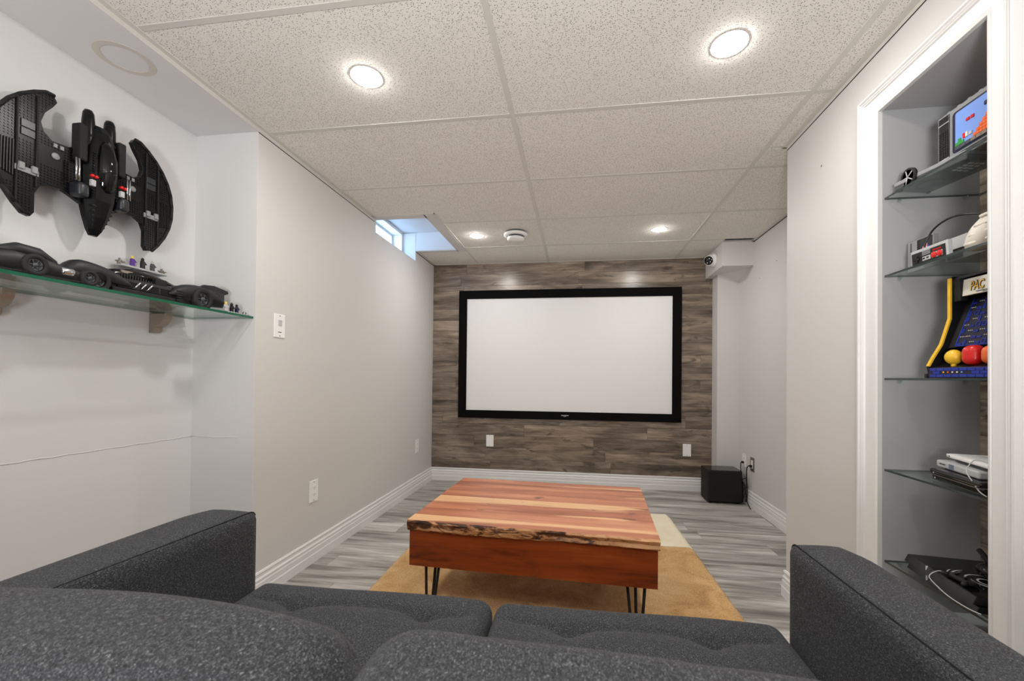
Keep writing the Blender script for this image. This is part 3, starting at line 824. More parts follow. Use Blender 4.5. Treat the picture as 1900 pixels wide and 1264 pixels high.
for sx in (-1, 1):
    for (yy, sy) in ((.085, -1), (TD - .085, 1)):
        mb = MB(); cx = sx * .432
        mb.box(cx - .05, cx + .05, yy - .04, yy + .04, az0 - .004, az0 + .004, bev=.001)
        foot = Vector((cx + sx * .006, yy + sy * .015, .020))
        for (dx, dy) in ((-.032, 0), (.004, -sy * .03), (.038, sy * .02)):
            top = Vector((cx + dx, yy + dy, az0))
            mb.tube([top, top.lerp(foot + Vector((dx * .45, dy * .45, 0)), .5), foot + Vector((dx * .45, dy * .45, 0))], .0062, 10)
        mb.ball((foot.x, foot.y, .0253), .017, sz=.36, sx=1.2)
        mb.lathe([(.008, .0188), (.008, .024)], (foot.x, foot.y, 0), 'z', 12)
        part('leg', mb, M_blackmatte, tb, local=True)

# ------------------------------------------------------------------ sofa
so = thing('sofa', 'charcoal tweed two-seat sofa with tufted cushions, seen from behind its back', 'sofa', (-.22, .7, 0))
part('base_frame', MB().rbox(-.985, .548, .20, 1.14, .11, .275, .02, 8), M_fabric, so)
def arm(x0, x1, side):
    def f(p, q):
        p = p.copy()
        # outer front corner is rounder, inside flares slightly towards the back
        tt = max(0, (p.y - 1.06) / .105)
        if (q[0] * side) > 0: p.x -= side * .040 * tt ** 2 * max(0, q[0] * side)
        if side < 0 and q[0] > 0: p.x -= .05 * max(0, (1.165 - p.y)) * max(0, q[0])
        if q[2] > 0: p.z += .004 * (1 - q[0] ** 2)
        return p
    a = part('arm', MB().rbox(x0, x1, .24, 1.168, .11, .646, .022, fn=f, ns=(14, 40, 22)), M_fabric, so)
    xi = x1 if side < 0 else x0
    pts = []
    for k in range(40):
        y_ = .30 + (1.150 - .30) * k / 39
        x = xi + (.003 * side) + side * .010
        if side < 0: x -= .05 * (1.165 - y_)
        pts.append((x, y_, .6460))
    pts += [(pts[-1][0], 1.160, .641), (pts[-1][0], 1.166, .632)]
    part('seam', MB().tube(pts, .0016, 6), M_seam, a)
arm(-1.150, -.962, -1); arm(.538, .692, 1)
def cushion(x0, x1, y0, y1, z0, z1, bx):
    rowsy = [y1 - .135, y1 - .135 - .27]
    L = x1 - x0
    bxs = [x0 + L * f_ for f_ in bx]
    def f(p, q):
        p = p.copy()
        if q[2] > .2:
            w_ = (q[2] - .2) / .8
            d = .012 * (1 - abs(q[0]) ** 4) * (1 - abs(q[1]) ** 4)
            for ry in rowsy:
                sag = min([abs(p.x - b) for b in bxs]) if bxs else 0
                yl = ry + .030 * math.sin(min(1, sag / .14) * math.pi / 2)
                fade = min(1, max(0, (min(p.x - x0, x1 - p.x) - .02) / .06))
                d -= .013 * math.exp(-((p.y - yl) / .010) ** 2) * fade * (0.55 + .45 * math.exp(-(sag / .08) ** 2))
                d -= .007 * math.exp(-((p.y - yl) / .035) ** 2) * fade
                for b in bxs: d -= .013 * math.exp(-(((p.x - b) / .035) ** 2 + ((p.y - ry) / .03) ** 2))
            p.z += d * w_
        p.y += .006 * math.sin(q[0] * 3) * max(0, q[1])
        return p
    return part('seat_cushion', MB().rbox(x0, x1, y0, y1, z0, z1, .040, fn=f, ns=(90, 96, 10)), M_fabric, so)
cushion(-.966, -.231, .44, 1.202, .272, .425, (.27, .77)); cushion(-.224, .536, .44, 1.202, .272, .425, (.27, .73))
part('backrest', MB().rbox(-.985, .560, .155, .300, .11, .735, .035, ns=(40, 12, 24)), M_fabric, so)
def bcush(x0, x1, zt, rr):
    def f(p, q):
        p = p.copy()
        p.z += -.030 * (abs(q[0]) ** 7 if q[0] > 0 or rr < 1 else 0) * max(0, q[2]) - (.020 * min(1, max(0, (q[0] + .8) / .7)) if rr > 1 else 0) * max(0, q[2]) + (.006 * math.sin(q[0] * 4 + rr) * max(0, q[2]))
        p.y += .018 * (1 - q[0] ** 4) * (1 - q[2] ** 4) * (1 if q[1] > 0 else -.4)
        return p
    return part('back_cushion', MB().rbox(x0, x1, .285, .455, .40, zt, .055, fn=f, ns=(60, 20, 30)), M_fabric, so)
bcush(-.955, -.217, .808, .5); bcush(-.213, .532, .808, 2.)
for xx in (-1.08, .62):
    for yy in (.26, 1.10): part('leg', MB().lathe([(.014, 0), (.022, .112)], (xx, yy, 0), 'z', 14), M_apron, so)

# ------------------------------------------------------------------ glass shelf in the alcove
SZ = 1.334          # top of the shelf
t = thing('glass_shelf', 'long green-edged glass shelf across the left alcove', 'shelf', (-1.65, 1.1, SZ - .010))
mb = MB().box(XA + .002, XL - .008, Y0 + 1.0, YA - .003, SZ - .010, SZ)
mb.m = [1 if abs(sum(mb.v[i].z for i in f) / 4 - SZ + .005) < .004 else 0 for f in mb.f]
part('pane', mb, [M_glass, M_gedge], t)
for yy in (1.565, 1.055, .55):
    b = MB()
    pr_ = [(0, .030)] + [(.075 * math.sin(R(a)), .030 - .066 + .066 * math.cos(R(a)) if 0 else -.012 - .040 * math.cos(R(a - 90)) ) for a in ()]
    arc = [(.078 * math.cos(R(a)), -.014 + .052 * math.sin(R(a))) for a in range(0, -66, -8)]
    low = [(XA + u, SZ - .010 + v) for u, v in ([(.0, -.002), (.078, -.002)] + arc + [(.030, -.062), (.029, -.078), (.022, -.084), (.0, -.086)])]
    b.prism(low, 'y', yy - .018, yy + .018, 0, .004)
    part('bracket', b, M_taupe, t, label='rounded taupe clamp bracket')

# ------------------------------------------------------------------ toys: swing-wing aircraft on the alcove wall
AYC, AX = 1.283, XA + .062
def inpoly(p, poly):
    r_ = False; n = len(poly)
    for i in range(n):
        (x1, y1), (x2, y2) = poly[i], poly[(i + 1) % n]
        if (y1 > p[1]) != (y2 > p[1]) and p[0] < (x2 - x1) * (p[1] - y1) / (y2 - y1) + x1: r_ = not r_
    return r_
def studs(poly, x, pitch=.009, r=.0027, h=.002, margin=.006, avoid=()):
    mb = MB(); ys = [p[0] for p in poly]; zs = [p[1] for p in poly]
    j = min(ys)
    while j < max(ys):
        k = min(zs)
        while k < max(zs):
            ok = all(inpoly((j + a * margin, k + b_ * margin), poly) for a, b_ in ((1, 0), (-1, 0), (0, 1), (0, -1)))
            if ok and not any(a0 < j < a1 and b0 < k < b1 for a0, a1, b0, b1 in avoid):
                mb.lathe([(r, 0), (r, h)], (x, j, k), 'x', 7, smooth=False)
            k += pitch
        j += pitch
    return mb
ap = thing('toy_aircraft', 'black brick-built toy aircraft with crescent wings mounted on the alcove wall', 'toy plane', (AX, AYC, 1.53))
wing = [(.045, 1.865), (.083, 1.838), (.130, 1.834), (.152, 1.852), (.160, 1.880), (.150, 1.915), (.130, 1.945), (.118, 1.968), (.128, 1.985), (.150, 1.984), (.180, 1.965), (.212, 1.938), (.240, 1.905),
        (.262, 1.868), (.277, 1.825), (.283, 1.775), (.281, 1.725), (.270, 1.680), (.250, 1.635), (.222, 1.592), (.200, 1.566), (.182, 1.562), (.172, 1.578), (.172, 1.640), (.160, 1.668), (.135, 1.682), (.100, 1.684), (.070, 1.672), (.045, 1.66)]
M_brick = mat('black_brick', (13, 14, 16), .28, var=.2, bscale=25, spec=.25)
M_matt = mat('matt_black_brick', (27, 28, 31), .5, var=.2, bscale=30)
M_brick2 = mat('charcoal_brick', (40, 43, 48), .3, var=.1, bscale=25)
for s_ in (-1, 1):
    poly = [(AYC + s_ * a, b_) for a, b_ in wing]
    wg = part('wing', MB().prism(poly, 'x', AX, AX + .018, 0, .002), M_brick, ap)
    def X_(a0, a1): return tuple(sorted((AYC + s_ * a0, AYC + s_ * a1)))
    ribs = (*X_(.222, .276), 1.66, 1.79)
    part('studs', studs(poly, AX + .018, avoid=[ribs, (*X_(.172, .215), 1.80, 1.86), (*X_(.10, .158), 1.745, 1.81)]), M_brick, wg, kind='stuff')
    for a in (.170, .2185):
        zs0, zs1 = (1.66, 1.955) if a < .2 else (1.60, 1.925)
        part('spar', MB().box(*X_(a, a + .0045), *X_(0, 0)[:0], *(), 0, 1) if 0 else MB().box(AX + .017, AX + .024, *X_(a, a + .0045), zs0, zs1, bev=.001), M_blackmatte, wg)
    rb = MB()
    for k in range(7): rb.box(AX + .017, AX + .0225, *X_(.226 + k * .0068, .230 + k * .0068), 1.672 + k * .002, 1.786 - k * .001, bev=.001, seg=1)
    part('ribs', rb, M_brick, wg, kind='stuff')
    for (z0_, z1_) in ((1.812, 1.835), (1.838, 1.862)):
        part('tile', MB().box(AX + .017, AX + .0215, *X_(.176, .211), z0_, z1_, bev=.001), M_brick2, wg)
    part('hinge_plate', MB().box(AX + .017, AX + .024, *X_(.166, .224), 1.694, 1.712, bev=.0015).box(AX + .02, AX + .030, *X_(.172, .186), 1.700, 1.722, bev=.002).box(AX + .02, AX + .030, *X_(.204, .218), 1.700, 1.722, bev=.002), M_grey, wg, label='grey hinge plate')
    part('dial', MB().lathe([(.011, .018), (.011, .022), (.009, .0235), (0, .0235)], (AX, AYC + s_ * .122, 1.786), 'x', 20), M_grey, wg, label='round grey dial')
    for a in (.10, .118): part('grey_plate', MB().box(AX + .017, AX + .022, *X_(a, a + .010), 1.815, 1.828, bev=.001), M_grey, wg)
    rim = MB()
    seq = wing[8:21]
    for (p0, p1) in zip(seq[:-1], seq[1:]):
        a, b_ = Vector((AX + .019, AYC + s_ * p0[0], p0[1])), Vector((AX + .019, AYC + s_ * p1[0], p1[1]))
        rim.tube([a, b_], .006, 6)
    part('edge_strip', rim, M_blackmatte, wg)
# fuselage: long body lofted along z, blunt round nose below, two engine tubes above
secs = []
for z_, hw, dp in ((1.560, .012, .016), (1.580, .022, .03), (1.62, .034, .045), (1.68, .047, .060), (1.74, .052, .066), (1.82, .052, .064), (1.88, .048, .058), (1.93, .040, .05), (1.95, .034, .04)):
    secs.append([(AX + .002 + dp * q, AYC + hw * p, z_) for p, q in ((-1, 0), (-1, .45), (-.62, .9), (-.3, 1), (.3, 1), (.62, .9), (1, .45), (1, 0))])
part('fuselage', MB().loft(secs, 0, False), M_brick2 if 0 else M_brick, ap)
fs = MB()
for k in range(16):
    for s_ in (-1, 1): fs.lathe([(.0027, 0), (.0027, .006)], (AX + .052, AYC + s_ * .037, 1.70 + k * .0095), 'x', 7, smooth=False)
part('studs', fs, M_brick, ap, kind='stuff')
for s_ in (-1, 1):
    e = part('engine', MB().lathe([(.015, 1.86), (.018, 1.875), (.018, 1.955), (.0155, 1.985), (.011, 1.996), (0, 1.998)], (AX + .024, AYC + s_ * .034, 0), 'z', 16), M_brick, ap)
    part('engine_band', MB().lathe([(.0186, 1.90), (.0186, 1.908)], (AX + .024, AYC + s_ * .034, 0), 'z', 16), M_blackmatte, e)
    part('intake', MB().box(AX + .01, AX + .05, AYC + s_ * .062 - .013, AYC + s_ * .062 + .013, 1.80, 1.93, bev=.006), M_blackmatte, ap)
    part('side_pod', MB().rbox(AX + .012, AX + .062, AYC + s_ * .066 - .018, AYC + s_ * .066 + .018, 1.672, 1.722, .012, 6), M_brick2, ap)
    g = MB()
    for dz in (-.006, .003): g.tube([(AX + .052, AYC + s_ * (.083 + dz), 1.722), (AX + .052, AYC + s_ * (.083 + dz), 1.80)], .0032, 8)
    part('rods', g, M_chrome, ap, label='pair of bright silver rods')
    for dz in (-.006, .006):
        part('red_tip', MB().lathe([(.0052, 0), (.0052, .010), (.003, .012), (0, .012)], (AX + .066, AYC + s_ * .047 + dz, 1.752), 'x', 10), M_red, ap, label='small red tip')
    part('clip', MB().box(AX + .060, AX + .072, AYC + s_ * .047 - .007, AYC + s_ * .047 + .007, 1.718, 1.740, bev=.002), M_lgrey, ap)
can = MB(); secs = []
for z_, hw, dp in ((1.712, .016, .010), (1.73, .026, .022), (1.78, .031, .034), (1.83, .030, .034), (1.87, .024, .024), (1.90, .010, .008)):
    secs.append([(AX + .056 + dp * math.sin(R(a)), AYC + hw * math.cos(R(a)), z_) for a in range(0, 181, 20)])
part('canopy', can.loft(secs, 0, True), M_smoke, ap, label='smoked clear canopy')
nb = MB()
for k in range(5): nb.box(AX + .02, AX + .052 - k * .005, AYC - .036 + k * .004, AYC + .036 - k * .004, 1.655 - k * .016, 1.662 - k * .016, bev=.001, seg=1)
part('nose_plates', nb, M_blackmatte, ap, kind='stuff')
part('wall_mount', MB().box(XA, AX + .002, AYC - .03, AYC + .03, 1.76, 1.84, bev=.002), M_blackmatte, ap)

# ------------------------------------------------------------------ toy vehicles on the glass shelf
def ring(x, y_, hw, z0, z1, k=.35):
    """one body section across x"""
    P = [(-1, 0), (-1, .55), (-.86, .82), (-.5, .97), (0, 1), (.5, .97), (.86, .82), (1, .55), (1, 0)]
    return [(x + hw * p, y_, z0 + (z1 - z0) * q) for p, q in P]
def wheel(parent, x, y_, r, wd, out):
    """tyre with its axis along x; out = +1 faces the room"""
    z_ = SZ + r + .0003
    ty = part('tyre', MB().lathe([(r * .62, -wd / 2), (r * .94, -wd / 2), (r, -wd * .3), (r, wd * .3), (r * .94, wd / 2), (r * .62, wd / 2), (r * .6, wd * .3), (r * .6, -wd * .3), (r * .62, -wd / 2)], (x, y_, z_), 'x', 28), M_rubber, parent)
    hb = MB().lathe([(r * .6, out * wd * .18), (r * .52, out * wd * .30), (r * .46, out * wd * .14), (r * .2, out * wd * .18), (r * .17, out * wd * .42), (0, out * wd * .44)], (x, y_, z_), 'x', 20)
    part('hub', hb, M_dgrey, ty)
    sp_ = MB()
    for k in range(6):
        a = k * math.pi / 3
        sp_.tube([(x + out * wd * .22, y_ + r * .15 * math.cos(a), z_ + r * .15 * math.sin(a)), (x + out * wd * .26, y_ + r * .5 * math.cos(a), z_ + r * .5 * math.sin(a))], r * .05, 5)
    part('spokes', sp_, M_dgrey, ty, kind='stuff')
def Z(v): return SZ + v
ca = thing('toy_car', 'long low black toy car with round rear fenders on the glass shelf', 'toy car', (-1.675, 1.32, SZ))
cx = -1.667
part('body', MB().loft([ring(cx, y_, hw, Z(a), Z(b_)) for y_, hw, a, b_ in ((.985, .03, .014, .032), (1.01, .055, .012, .046), (1.08, .070, .012, .062), (1.20, .074, .012, .074), (1.30, .076, .012, .080), (1.42, .078, .012, .084), (1.52, .078, .014, .086), (1.62, .074, .024, .080), (1.675, .062, .034, .070))], 0, True), M_matt, ca)
def fender(x, y0, ym, y1, hw, zt, zb):
    S = []
    for k in range(13):
        u = k / 12; y_ = y0 + (y1 - y0) * u
        h_ = max(.12, math.sin(math.pi * min(1, max(0, (u * (y1 - y0) / (2 * (ym - y0))) if y_ < ym else .5 + .5 * (y_ - ym) / (y1 - ym)))) ** .55)
        S.append(ring(x, y_, hw * (.7 + .3 * h_), Z(zb), Z(zb + (zt - zb) * h_)))
    return MB().loft(S, 0, True)
for s_, xx in ((1, cx + .070), (-1, cx - .070)):
    part('front_fender', fender(xx - s_ * .004, 1.085, 1.14, 1.29, .026, .096, .040), M_matt, ca)
    part('rear_fender', fender(xx - s_ * .004, 1.43, 1.56, 1.695, .028, .104, .042), M_matt, ca)
    part('side_skirt', MB().box(xx - .016, xx + .016, 1.225, 1.46, Z(.010), Z(.030), bev=.004), M_blackmatte, ca)
    lv = MB()
    for k in range(5): lv.box(xx + s_ * .014, xx + s_ * .022, 1.452, 1.478, Z(.022 + k * .009), Z(.027 + k * .009), bev=.001, seg=1)
    part('louvres', lv, M_blackmatte, ca, kind='stuff')
    wheel(ca, xx + s_ * .008, 1.180, .037, .030, s_)
    part('rear_quarter', MB().rbox(xx - .020, xx + .016, 1.492, 1.690, Z(.028), Z(.098), .014, 6), M_matt, ca)
    wheel(ca, xx + s_ * .016, 1.565, .046, .030, s_)
    # plain swept tail panel above each rear wheel
    tp = [(1.555, Z(.092)), (1.590, Z(.114)), (1.640, Z(.120)), (1.712, Z(.110)), (1.716, Z(.098)), (1.692, Z(.088)), (1.686, Z(.030)), (1.62, Z(.024)), (1.60, Z(.08))]
    part('tail_panel', MB().prism(tp, 'x', xx - .006, xx + .006, 0, .002), M_matt, ca)
part('cockpit', MB().loft([ring(cx, y_, hw, Z(a), Z(b_)) for y_, hw, a, b_ in ((1.22, .028, .070, .080), (1.27, .042, .070, .104), (1.33, .046, .074, .120), (1.40, .044, .078, .118), (1.47, .034, .078, .104), (1.54, .016, .078, .090))], 0, True), M_gloss, ca, label='glossy dark cockpit')
for s_ in (-1, 1): part('side_window', MB().box(cx + s_ * .040 - .006, cx + s_ * .040 + .0045, 1.285, 1.325, Z(.092), Z(.102), bev=.001), M_taupe, ca)
sd = MB()
for s_ in (-1, 1):
    for k in range(14): sd.lathe([(.0024, Z(.030)), (.0024, Z(.090) - abs(k - 5) * .0012)], (cx + s_ * .052, 1.26 + k * .0095, 0), 'z', 7, smooth=False)
part('studs', sd, M_matt, ca, kind='stuff')
part('bonnet_panel', MB().prism([(1.06, Z(.0585)), (1.205, Z(.0755)), (1.205, Z(.0795)), (1.06, Z(.0625))], 'x', cx - .022, cx + .022, 0, .001), M_brick, ca)
for s_ in (-1, 1):
    for y0_ in (1.245, 1.325, 1.400):
        part('door_panel', MB().box(cx + s_ * .0765 - .002, cx + s_ * .0765 + .003, y0_, y0_ + .066, Z(.032), Z(.058), bev=.001), M_brick, ca)
    part('intake_box', MB().box(cx + s_ * .050 - .012, cx + s_ * .050 + .012, 1.395, 1.44, Z(.070), Z(.096), bev=.004), M_blackmatte, ca)
part('bright_strip', MB().box(cx + .040, cx + .044, 1.06, 1.12, Z(.058), Z(.068), bev=.001), M_chrome, ca, label='thin bright side strip')
ex = MB()
for k in range(3): ex.tube([(cx + .078, 1.30 + k * .022, Z(.034)), (cx + .088, 1.315 + k * .022, Z(.060))], .003, 6)
part('pipes', ex, M_chrome, ca, kind='stuff')
part('tail_exhaust', MB().lathe([(.016, 1.67), (.020, 1.688), (.014, 1.689), (.010, 1.675)], (cx, 0, Z(.050)), 'y', 18), M_dgrey, ca)

cb = thing('toy_buggy', 'open black toy buggy with exposed wheels at the glass shelf\'s front edge', 'toy car', (-1.542, 1.02, SZ))
bx = -1.533
part('chassis', MB().loft([ring(bx, y_, hw, Z(a), Z(b_)) for y_, hw, a, b_ in ((.83, .016, .012, .040), (.87, .024, .010, .052), (.93, .028, .010, .066), (1.00, .028, .010, .060), (1.05, .026, .010, .046), (1.10, .024, .010, .040), (1.14, .016, .016, .034))], 0, True), M_matt, cb)
part('cowl', MB().loft([ring(bx, y_, hw, Z(a), Z(b_)) for y_, hw, a, b_ in ((.90, .014, .058, .066), (.94, .022, .058, .086), (.99, .022, .052, .084), (1.03, .012, .044, .060))], 0, True), M_matt, cb)
part('engine_drum', MB().lathe([(.010, 1.03), (.012, 1.034), (.012, 1.058), (.010, 1.062)], (bx + .022, 0, Z(.030)), 'y', 16), M_chrome, cb, label='silver ribbed drum')
for yy in (.968, 1.10):
    for s_ in (1, -1): wheel(cb, bx + s_ * .026, yy, .024 if yy > 1 else .030, .018, s_)
part('lamp_bar', MB().box(bx - .02, bx + .022, .845, .853, Z(.040), Z(.046), bev=.001), M_lgrey, cb)
cc = thing('toy_truck', 'angular black toy truck at the photo\'s left edge of the glass shelf', 'toy car', (-1.70, .86, SZ))
tx = -1.70
P5 = [(-1, 0), (-1, .6), (-.55, 1), (.55, 1), (1, .6), (1, 0)]
part('hull', MB().loft([[(tx + hw * p, y_, Z(a + (b_ - a) * q)) for p, q in P5] for y_, hw, a, b_ in ((.66, .05, .04, .070), (.70, .07, .035, .100), (.80, .078, .03, .118), (.86, .074, .03, .112), (.93, .060, .03, .080), (.965, .045, .03, .060))], 0, False), M_matt, cc)
for yy in (.72, .905):
    for s_ in (1, -1): wheel(cc, tx + s_ * .066, yy, .032, .030, s_)
part('windscreen', MB().prism([(.868, Z(.1105)), (.925, Z(.085)), (.928, Z(.088)), (.87, Z(.114))], 'x', tx - .03, tx + .03), M_gloss, cc)
part('bumper', MB().box(tx - .05, tx + .05, .958, .972, Z(.030), Z(.045), bev=.003), M_red if 0 else M_dgrey, cc)

# small display stands with plain peg figures
def peg(x, y_, z_, h_, mb_, mh, label):
    """plain peg figure: legs block, tapered torso, stub arms, round head"""
    t = thing('peg_figure', label, 'toy figure', (x, y_, z_))
    w_ = h_ * .17
    part('legs', MB().box(x - w_ * .55, x + w_ * .55, y_ - w_, y_ + w_, z_, z_ + h_ * .34, bev=h_ * .02), mb_, t)
    part('torso', MB().loft([[(x + a * w_ * .6, y_ + b_ * w_, z_ + h_ * .345) for a, b_ in ((-1, -1), (1, -1), (1, 1), (-1, 1))], [(x + a * w_ * .5, y_ + b_ * w_ * .72, z_ + h_ * .70) for a, b_ in ((-1, -1), (1, -1), (1, 1), (-1, 1))]], 0, False), mb_, t)
    for s_ in (-1, 1): part('arm', MB().tube([(x, y_ + s_ * w_ * .85, z_ + h_ * .66), (x + w_ * .4, y_ + s_ * w_ * 1.25, z_ + h_ * .50), (x + w_ * .9, y_ + s_ * w_ * 1.2, z_ + h_ * .42)], h_ * .055, 8), mb_, t)
    part('head', MB().lathe([(h_ * .09, z_ + h_ * .70), (h_ * .12, z_ + h_ * .74), (h_ * .12, z_ + h_ * .90), (h_ * .09, z_ + h_ * .94), (h_ * .05, z_ + h_ * .95), (h_ * .05, z_ + h_ * .99), (0, z_ + h_)], (x, y_, 0), 'z', 16), mh, t)
    return t
st = thing('display_stand', 'grey raised stand behind the long toy car carrying three figures', 'stand', (-1.79, 1.49, SZ))
part('post', MB().box(-1.806, -1.794, 1.46, 1.52, SZ, 1.486, bev=.001).box(-1.806, -1.77, 1.44, 1.54, SZ, SZ + .006, bev=.001), M_dgrey, st)
part('deck', MB().box(-1.806, -1.765, 1.398, 1.582, 1.486, 1.494, bev=.0015), M_lgrey, st)
for y_ in (1.398, 1.565):
    f = MB()
    for k in range(4): f.box(-1.79, -1.778, y_ + k * .005, y_ + k * .005 + .003, 1.494, 1.505 + .006 * ((k * 2) % 3), bev=.0008, seg=1)
    f.box(-1.79, -1.778, y_ - .006, y_ + .024, 1.502, 1.507, bev=.001)
    part('ornament', f, M_steel, st)
peg(-1.778, 1.447, 1.4942, .044, M_purple, M_skin, 'purple peg figure with yellow head, left on the raised stand')
peg(-1.778, 1.487, 1.4942, .046, M_black, M_black, 'all-black peg figure in the middle of the raised stand')
peg(-1.778, 1.527, 1.4942, .044, M_dgrey, M_lgrey, 'dark grey peg figure with pale head, right on the raised stand')
st2 = thing('display_stand', 'low grey bar at the right end of the glass shelf carrying three figures', 'stand', (-1.54, 1.68, SZ))
part('deck', MB().box(-1.562, -1.512, 1.622, 1.748, SZ, SZ + .007, bev=.0015), M_grey, st2)
tt_ = MB()
for k in range(8): tt_.box(-1.513, -1.509, 1.628 + k * .014, 1.636 + k * .014, SZ + .0005, SZ + .0065, bev=.0008, seg=1)
part('teeth', tt_, M_lgrey, st2, kind='stuff')
part('end_knob', MB().ball((-1.535, 1.744, SZ + .012), .009), M_steel, st2)
peg(-1.537, 1.643, SZ + .0072, .044, M_lgrey, M_skin, 'light grey peg figure with yellow head on the low stand')
peg(-1.537, 1.675, SZ + .0072, .044, M_black, M_black, 'black peg figure in the middle of the low stand')
pf = peg(-1.537, 1.703, SZ + .0072, .042, M_navy, M_navy, 'dark blue peg figure, rightmost on the low stand')

# ------------------------------------------------------------------ display niche: glass shelves on clear pegs
NZ = [1.687, 1.422, 1.0735, .766, .460]
names5 = ['topmost glass shelf of the niche, under the toy television', 'second glass shelf of the niche, under the game pad', 'middle glass shelf of the niche, under the arcade cabinet',
          'fourth glass shelf of the niche, under the flat console stack', 'lowest glass shelf of the niche, under the big black console']
for z_, lb in zip(NZ, names5):
    t = thing('niche_shelf', lb, 'shelf', (1.17, 1.39, z_ - .008), group='glass shelves in the niche')
    mb = MB().box(1.032, 1.313, 1.2075, 1.5725, z_ - .0065, z_)
    mb.m = [1 if abs(sum(mb.v[i].z for i in f) / 4 - z_ + .00325) < .002 else 0 for f in mb.f]
    part('pane', mb, [M_glass, M_gedge2], t)
    for xx in (1.075, 1.27):
        for yy, s_ in ((1.5735, -1), (1.2065, 1)):
            part('peg', MB().lathe([(.0035, s_ * .0), (.0035, s_ * .012)], (xx, yy, z_ - .0105), 'y', 10).box(xx - .005, xx + .005, min(yy, yy + s_ * .007), max(yy, yy + s_ * .007), z_ - .019, z_ - .0068, bev=.001), M_glass, t)

def Mrot(x, y_, z_, a): return Matrix.Translation((x, y_, z_)) @ Matrix.Rotation(R(a), 4, 'Z')
# local frame for things facing the room: u = along +Y (towards the far side), out = -X
E_ = .0006
# --- top shelf: console with a toy television standing on it, spoked disc
z0 = NZ[0] + E_
cs = thing('game_console', 'grey boxy game console under the toy television on the top niche shelf', 'game console', (1.115, 1.40, z0))
Mc = Mrot(1.118, 1.445, z0, 12)
part('body', MB().box(-.060, .060, -.105, .105, .004, .028, bev=.003, M=Mc), M_dgrey, cs)
part('lid', MB().box(-.062, .062, -.105, .105, .018, .0305, bev=.002, M=Mc), M_grey, cs)
vg = MB()
for k in range(4):
    for j in range(3): vg.box(-.03 + j * .018, -.018 + j * .018, -.09 + k * .014, -.083 + k * .014, .0025, .0045, M=Mc)
part('vent_slots', vg, M_lgrey, cs, kind='stuff')
part('underside_disc', MB().lathe([(.034, .001), (.034, .004)], (0, .045, 0), 'z', 28, M=Mc), M_dgrey, cs)
for a in (-.05, .05):
    for b_ in (-.095, .095): part('foot', MB().lathe([(.006, 0), (.006, .005)], (a, b_, 0), 'z', 10, M=Mc), M_rubber, cs)
tv = thing('toy_television', 'toy-brick television showing a pale blue pixel landscape, on the top niche shelf', 'toy television', (1.17, 1.36, z0 + .031))
tz0, tz1, ty0, ty1, txf = z0 + .0308, 1.872, 1.222, 1.448, 1.098
part('case', MB().box(txf + .004, txf + .15, ty0, ty1, tz0, tz1, bev=.003), M_dgrey, tv)
part('case_rim', MB().prism([(ty0, tz0), (ty1, tz0), (ty1, tz1), (ty0, tz1)], 'x', txf + .002, txf + .005), M_grey, tv)
part('speaker_grille', MB().box(txf, txf + .004, ty1 - .040, ty1 - .004, tz0 + .005, tz1 - .005, bev=.001), M_black, tv)
gm = MB()
for k in range(12):
    for j in range(4): gm.box(txf - .0012, txf + .001, ty1 - .037 + j * .0082, ty1 - .0305 + j * .0082, tz0 + .020 + k * .0072, tz0 + .0255 + k * .0072)
part('grille_cells', gm, M_blackmatte, tv, kind='stuff')
for zz in (tz0 + .017, tz1 - .028): part('grille_bar', MB().box(txf - .0015, txf + .001, ty1 - .040, ty1 - .004, zz, zz + .0022), M_lgrey, tv)
sy_a, sy_b, sz_a, sz_b = ty0 + .012, ty1 - .052, tz0 + .012, tz1 - .012
fr = MB()
fr.prism(rrect(sy_a, sy_b, sz_a, sz_b, .012), 'x', txf - .003, txf + .003, 0, .001)
part('bezel', fr, M_grey, tv)
part('dark_surround', MB().prism(rrect(sy_a + .004, sy_b - .004, sz_a + .004, sz_b - .004, .010), 'x', txf - .0036, txf), M_navy, tv)
pic = part('picture', MB().prism(rrect(sy_a + .012, sy_b - .015, sz_a + .010, sz_b - .010, .006), 'x', txf - .0050, txf), M_sky, tv, label='pale blue picture with block shapes')
q0, q1, r0 = sy_a + .012, sy_b - .015, sz_a + .010
px = lambda u0, u1, v0, v1, m, d=.0025: part('pixel_block', MB().box(txf - .005 - d, txf - .0045, q1 - u1, q1 - u0, r0 + v0, r0 + v1, bev=.0004, seg=1), m, pic)
Hh = sz_b - .010 - r0
for i in range(9): px(.002 + i * .016, .0165 + i * .016, .000, .010, M_dgrey if i < 3 else M_taupe)
for i, n in enumerate((1, 2, 3, 4, 5, 5)):
    for j in range(n): px(.058 + i * .009, .0664 + i * .009, .0105 + j * .009, .0189 + j * .009, M_orange)
for i, n in enumerate((1, 2, 1)): px(.002 + i * .009, .0104 + i * .009, .0105, .0105 + .009 * n, M_green)
for a in (.036, .050): px(a, a + .010, .066, .074, M_red)
for a in (.026, .034): px(a, a + .007, .022, .036, M_cream if a > .03 else M_red)
px(.044, .054, .022, .030, M_lgrey); px(.090, .100, .078, .088, M_navy)
ctrl = MB()
for k in range(3): ctrl.box(txf - .002, txf + .002, sy_a + .01 + k * .03, sy_a + .03 + k * .03, tz0 + .003, tz0 + .008, bev=.001)
part('front_controls', ctrl, M_lgrey, tv, kind='stuff')
rl = MB()
for k in range(6): rl.box(txf + .002, txf + .008, ty0 + .02 + k * .033, ty0 + .03 + k * .033, tz1 - .001, tz1 + .003, bev=.001)
part('top_clips', rl, M_grey, tv, kind='stuff')
wd = thing('spoked_disc', 'small silver spoked disc with black rim on the top niche shelf', 'wheel', (1.06, 1.488, z0))
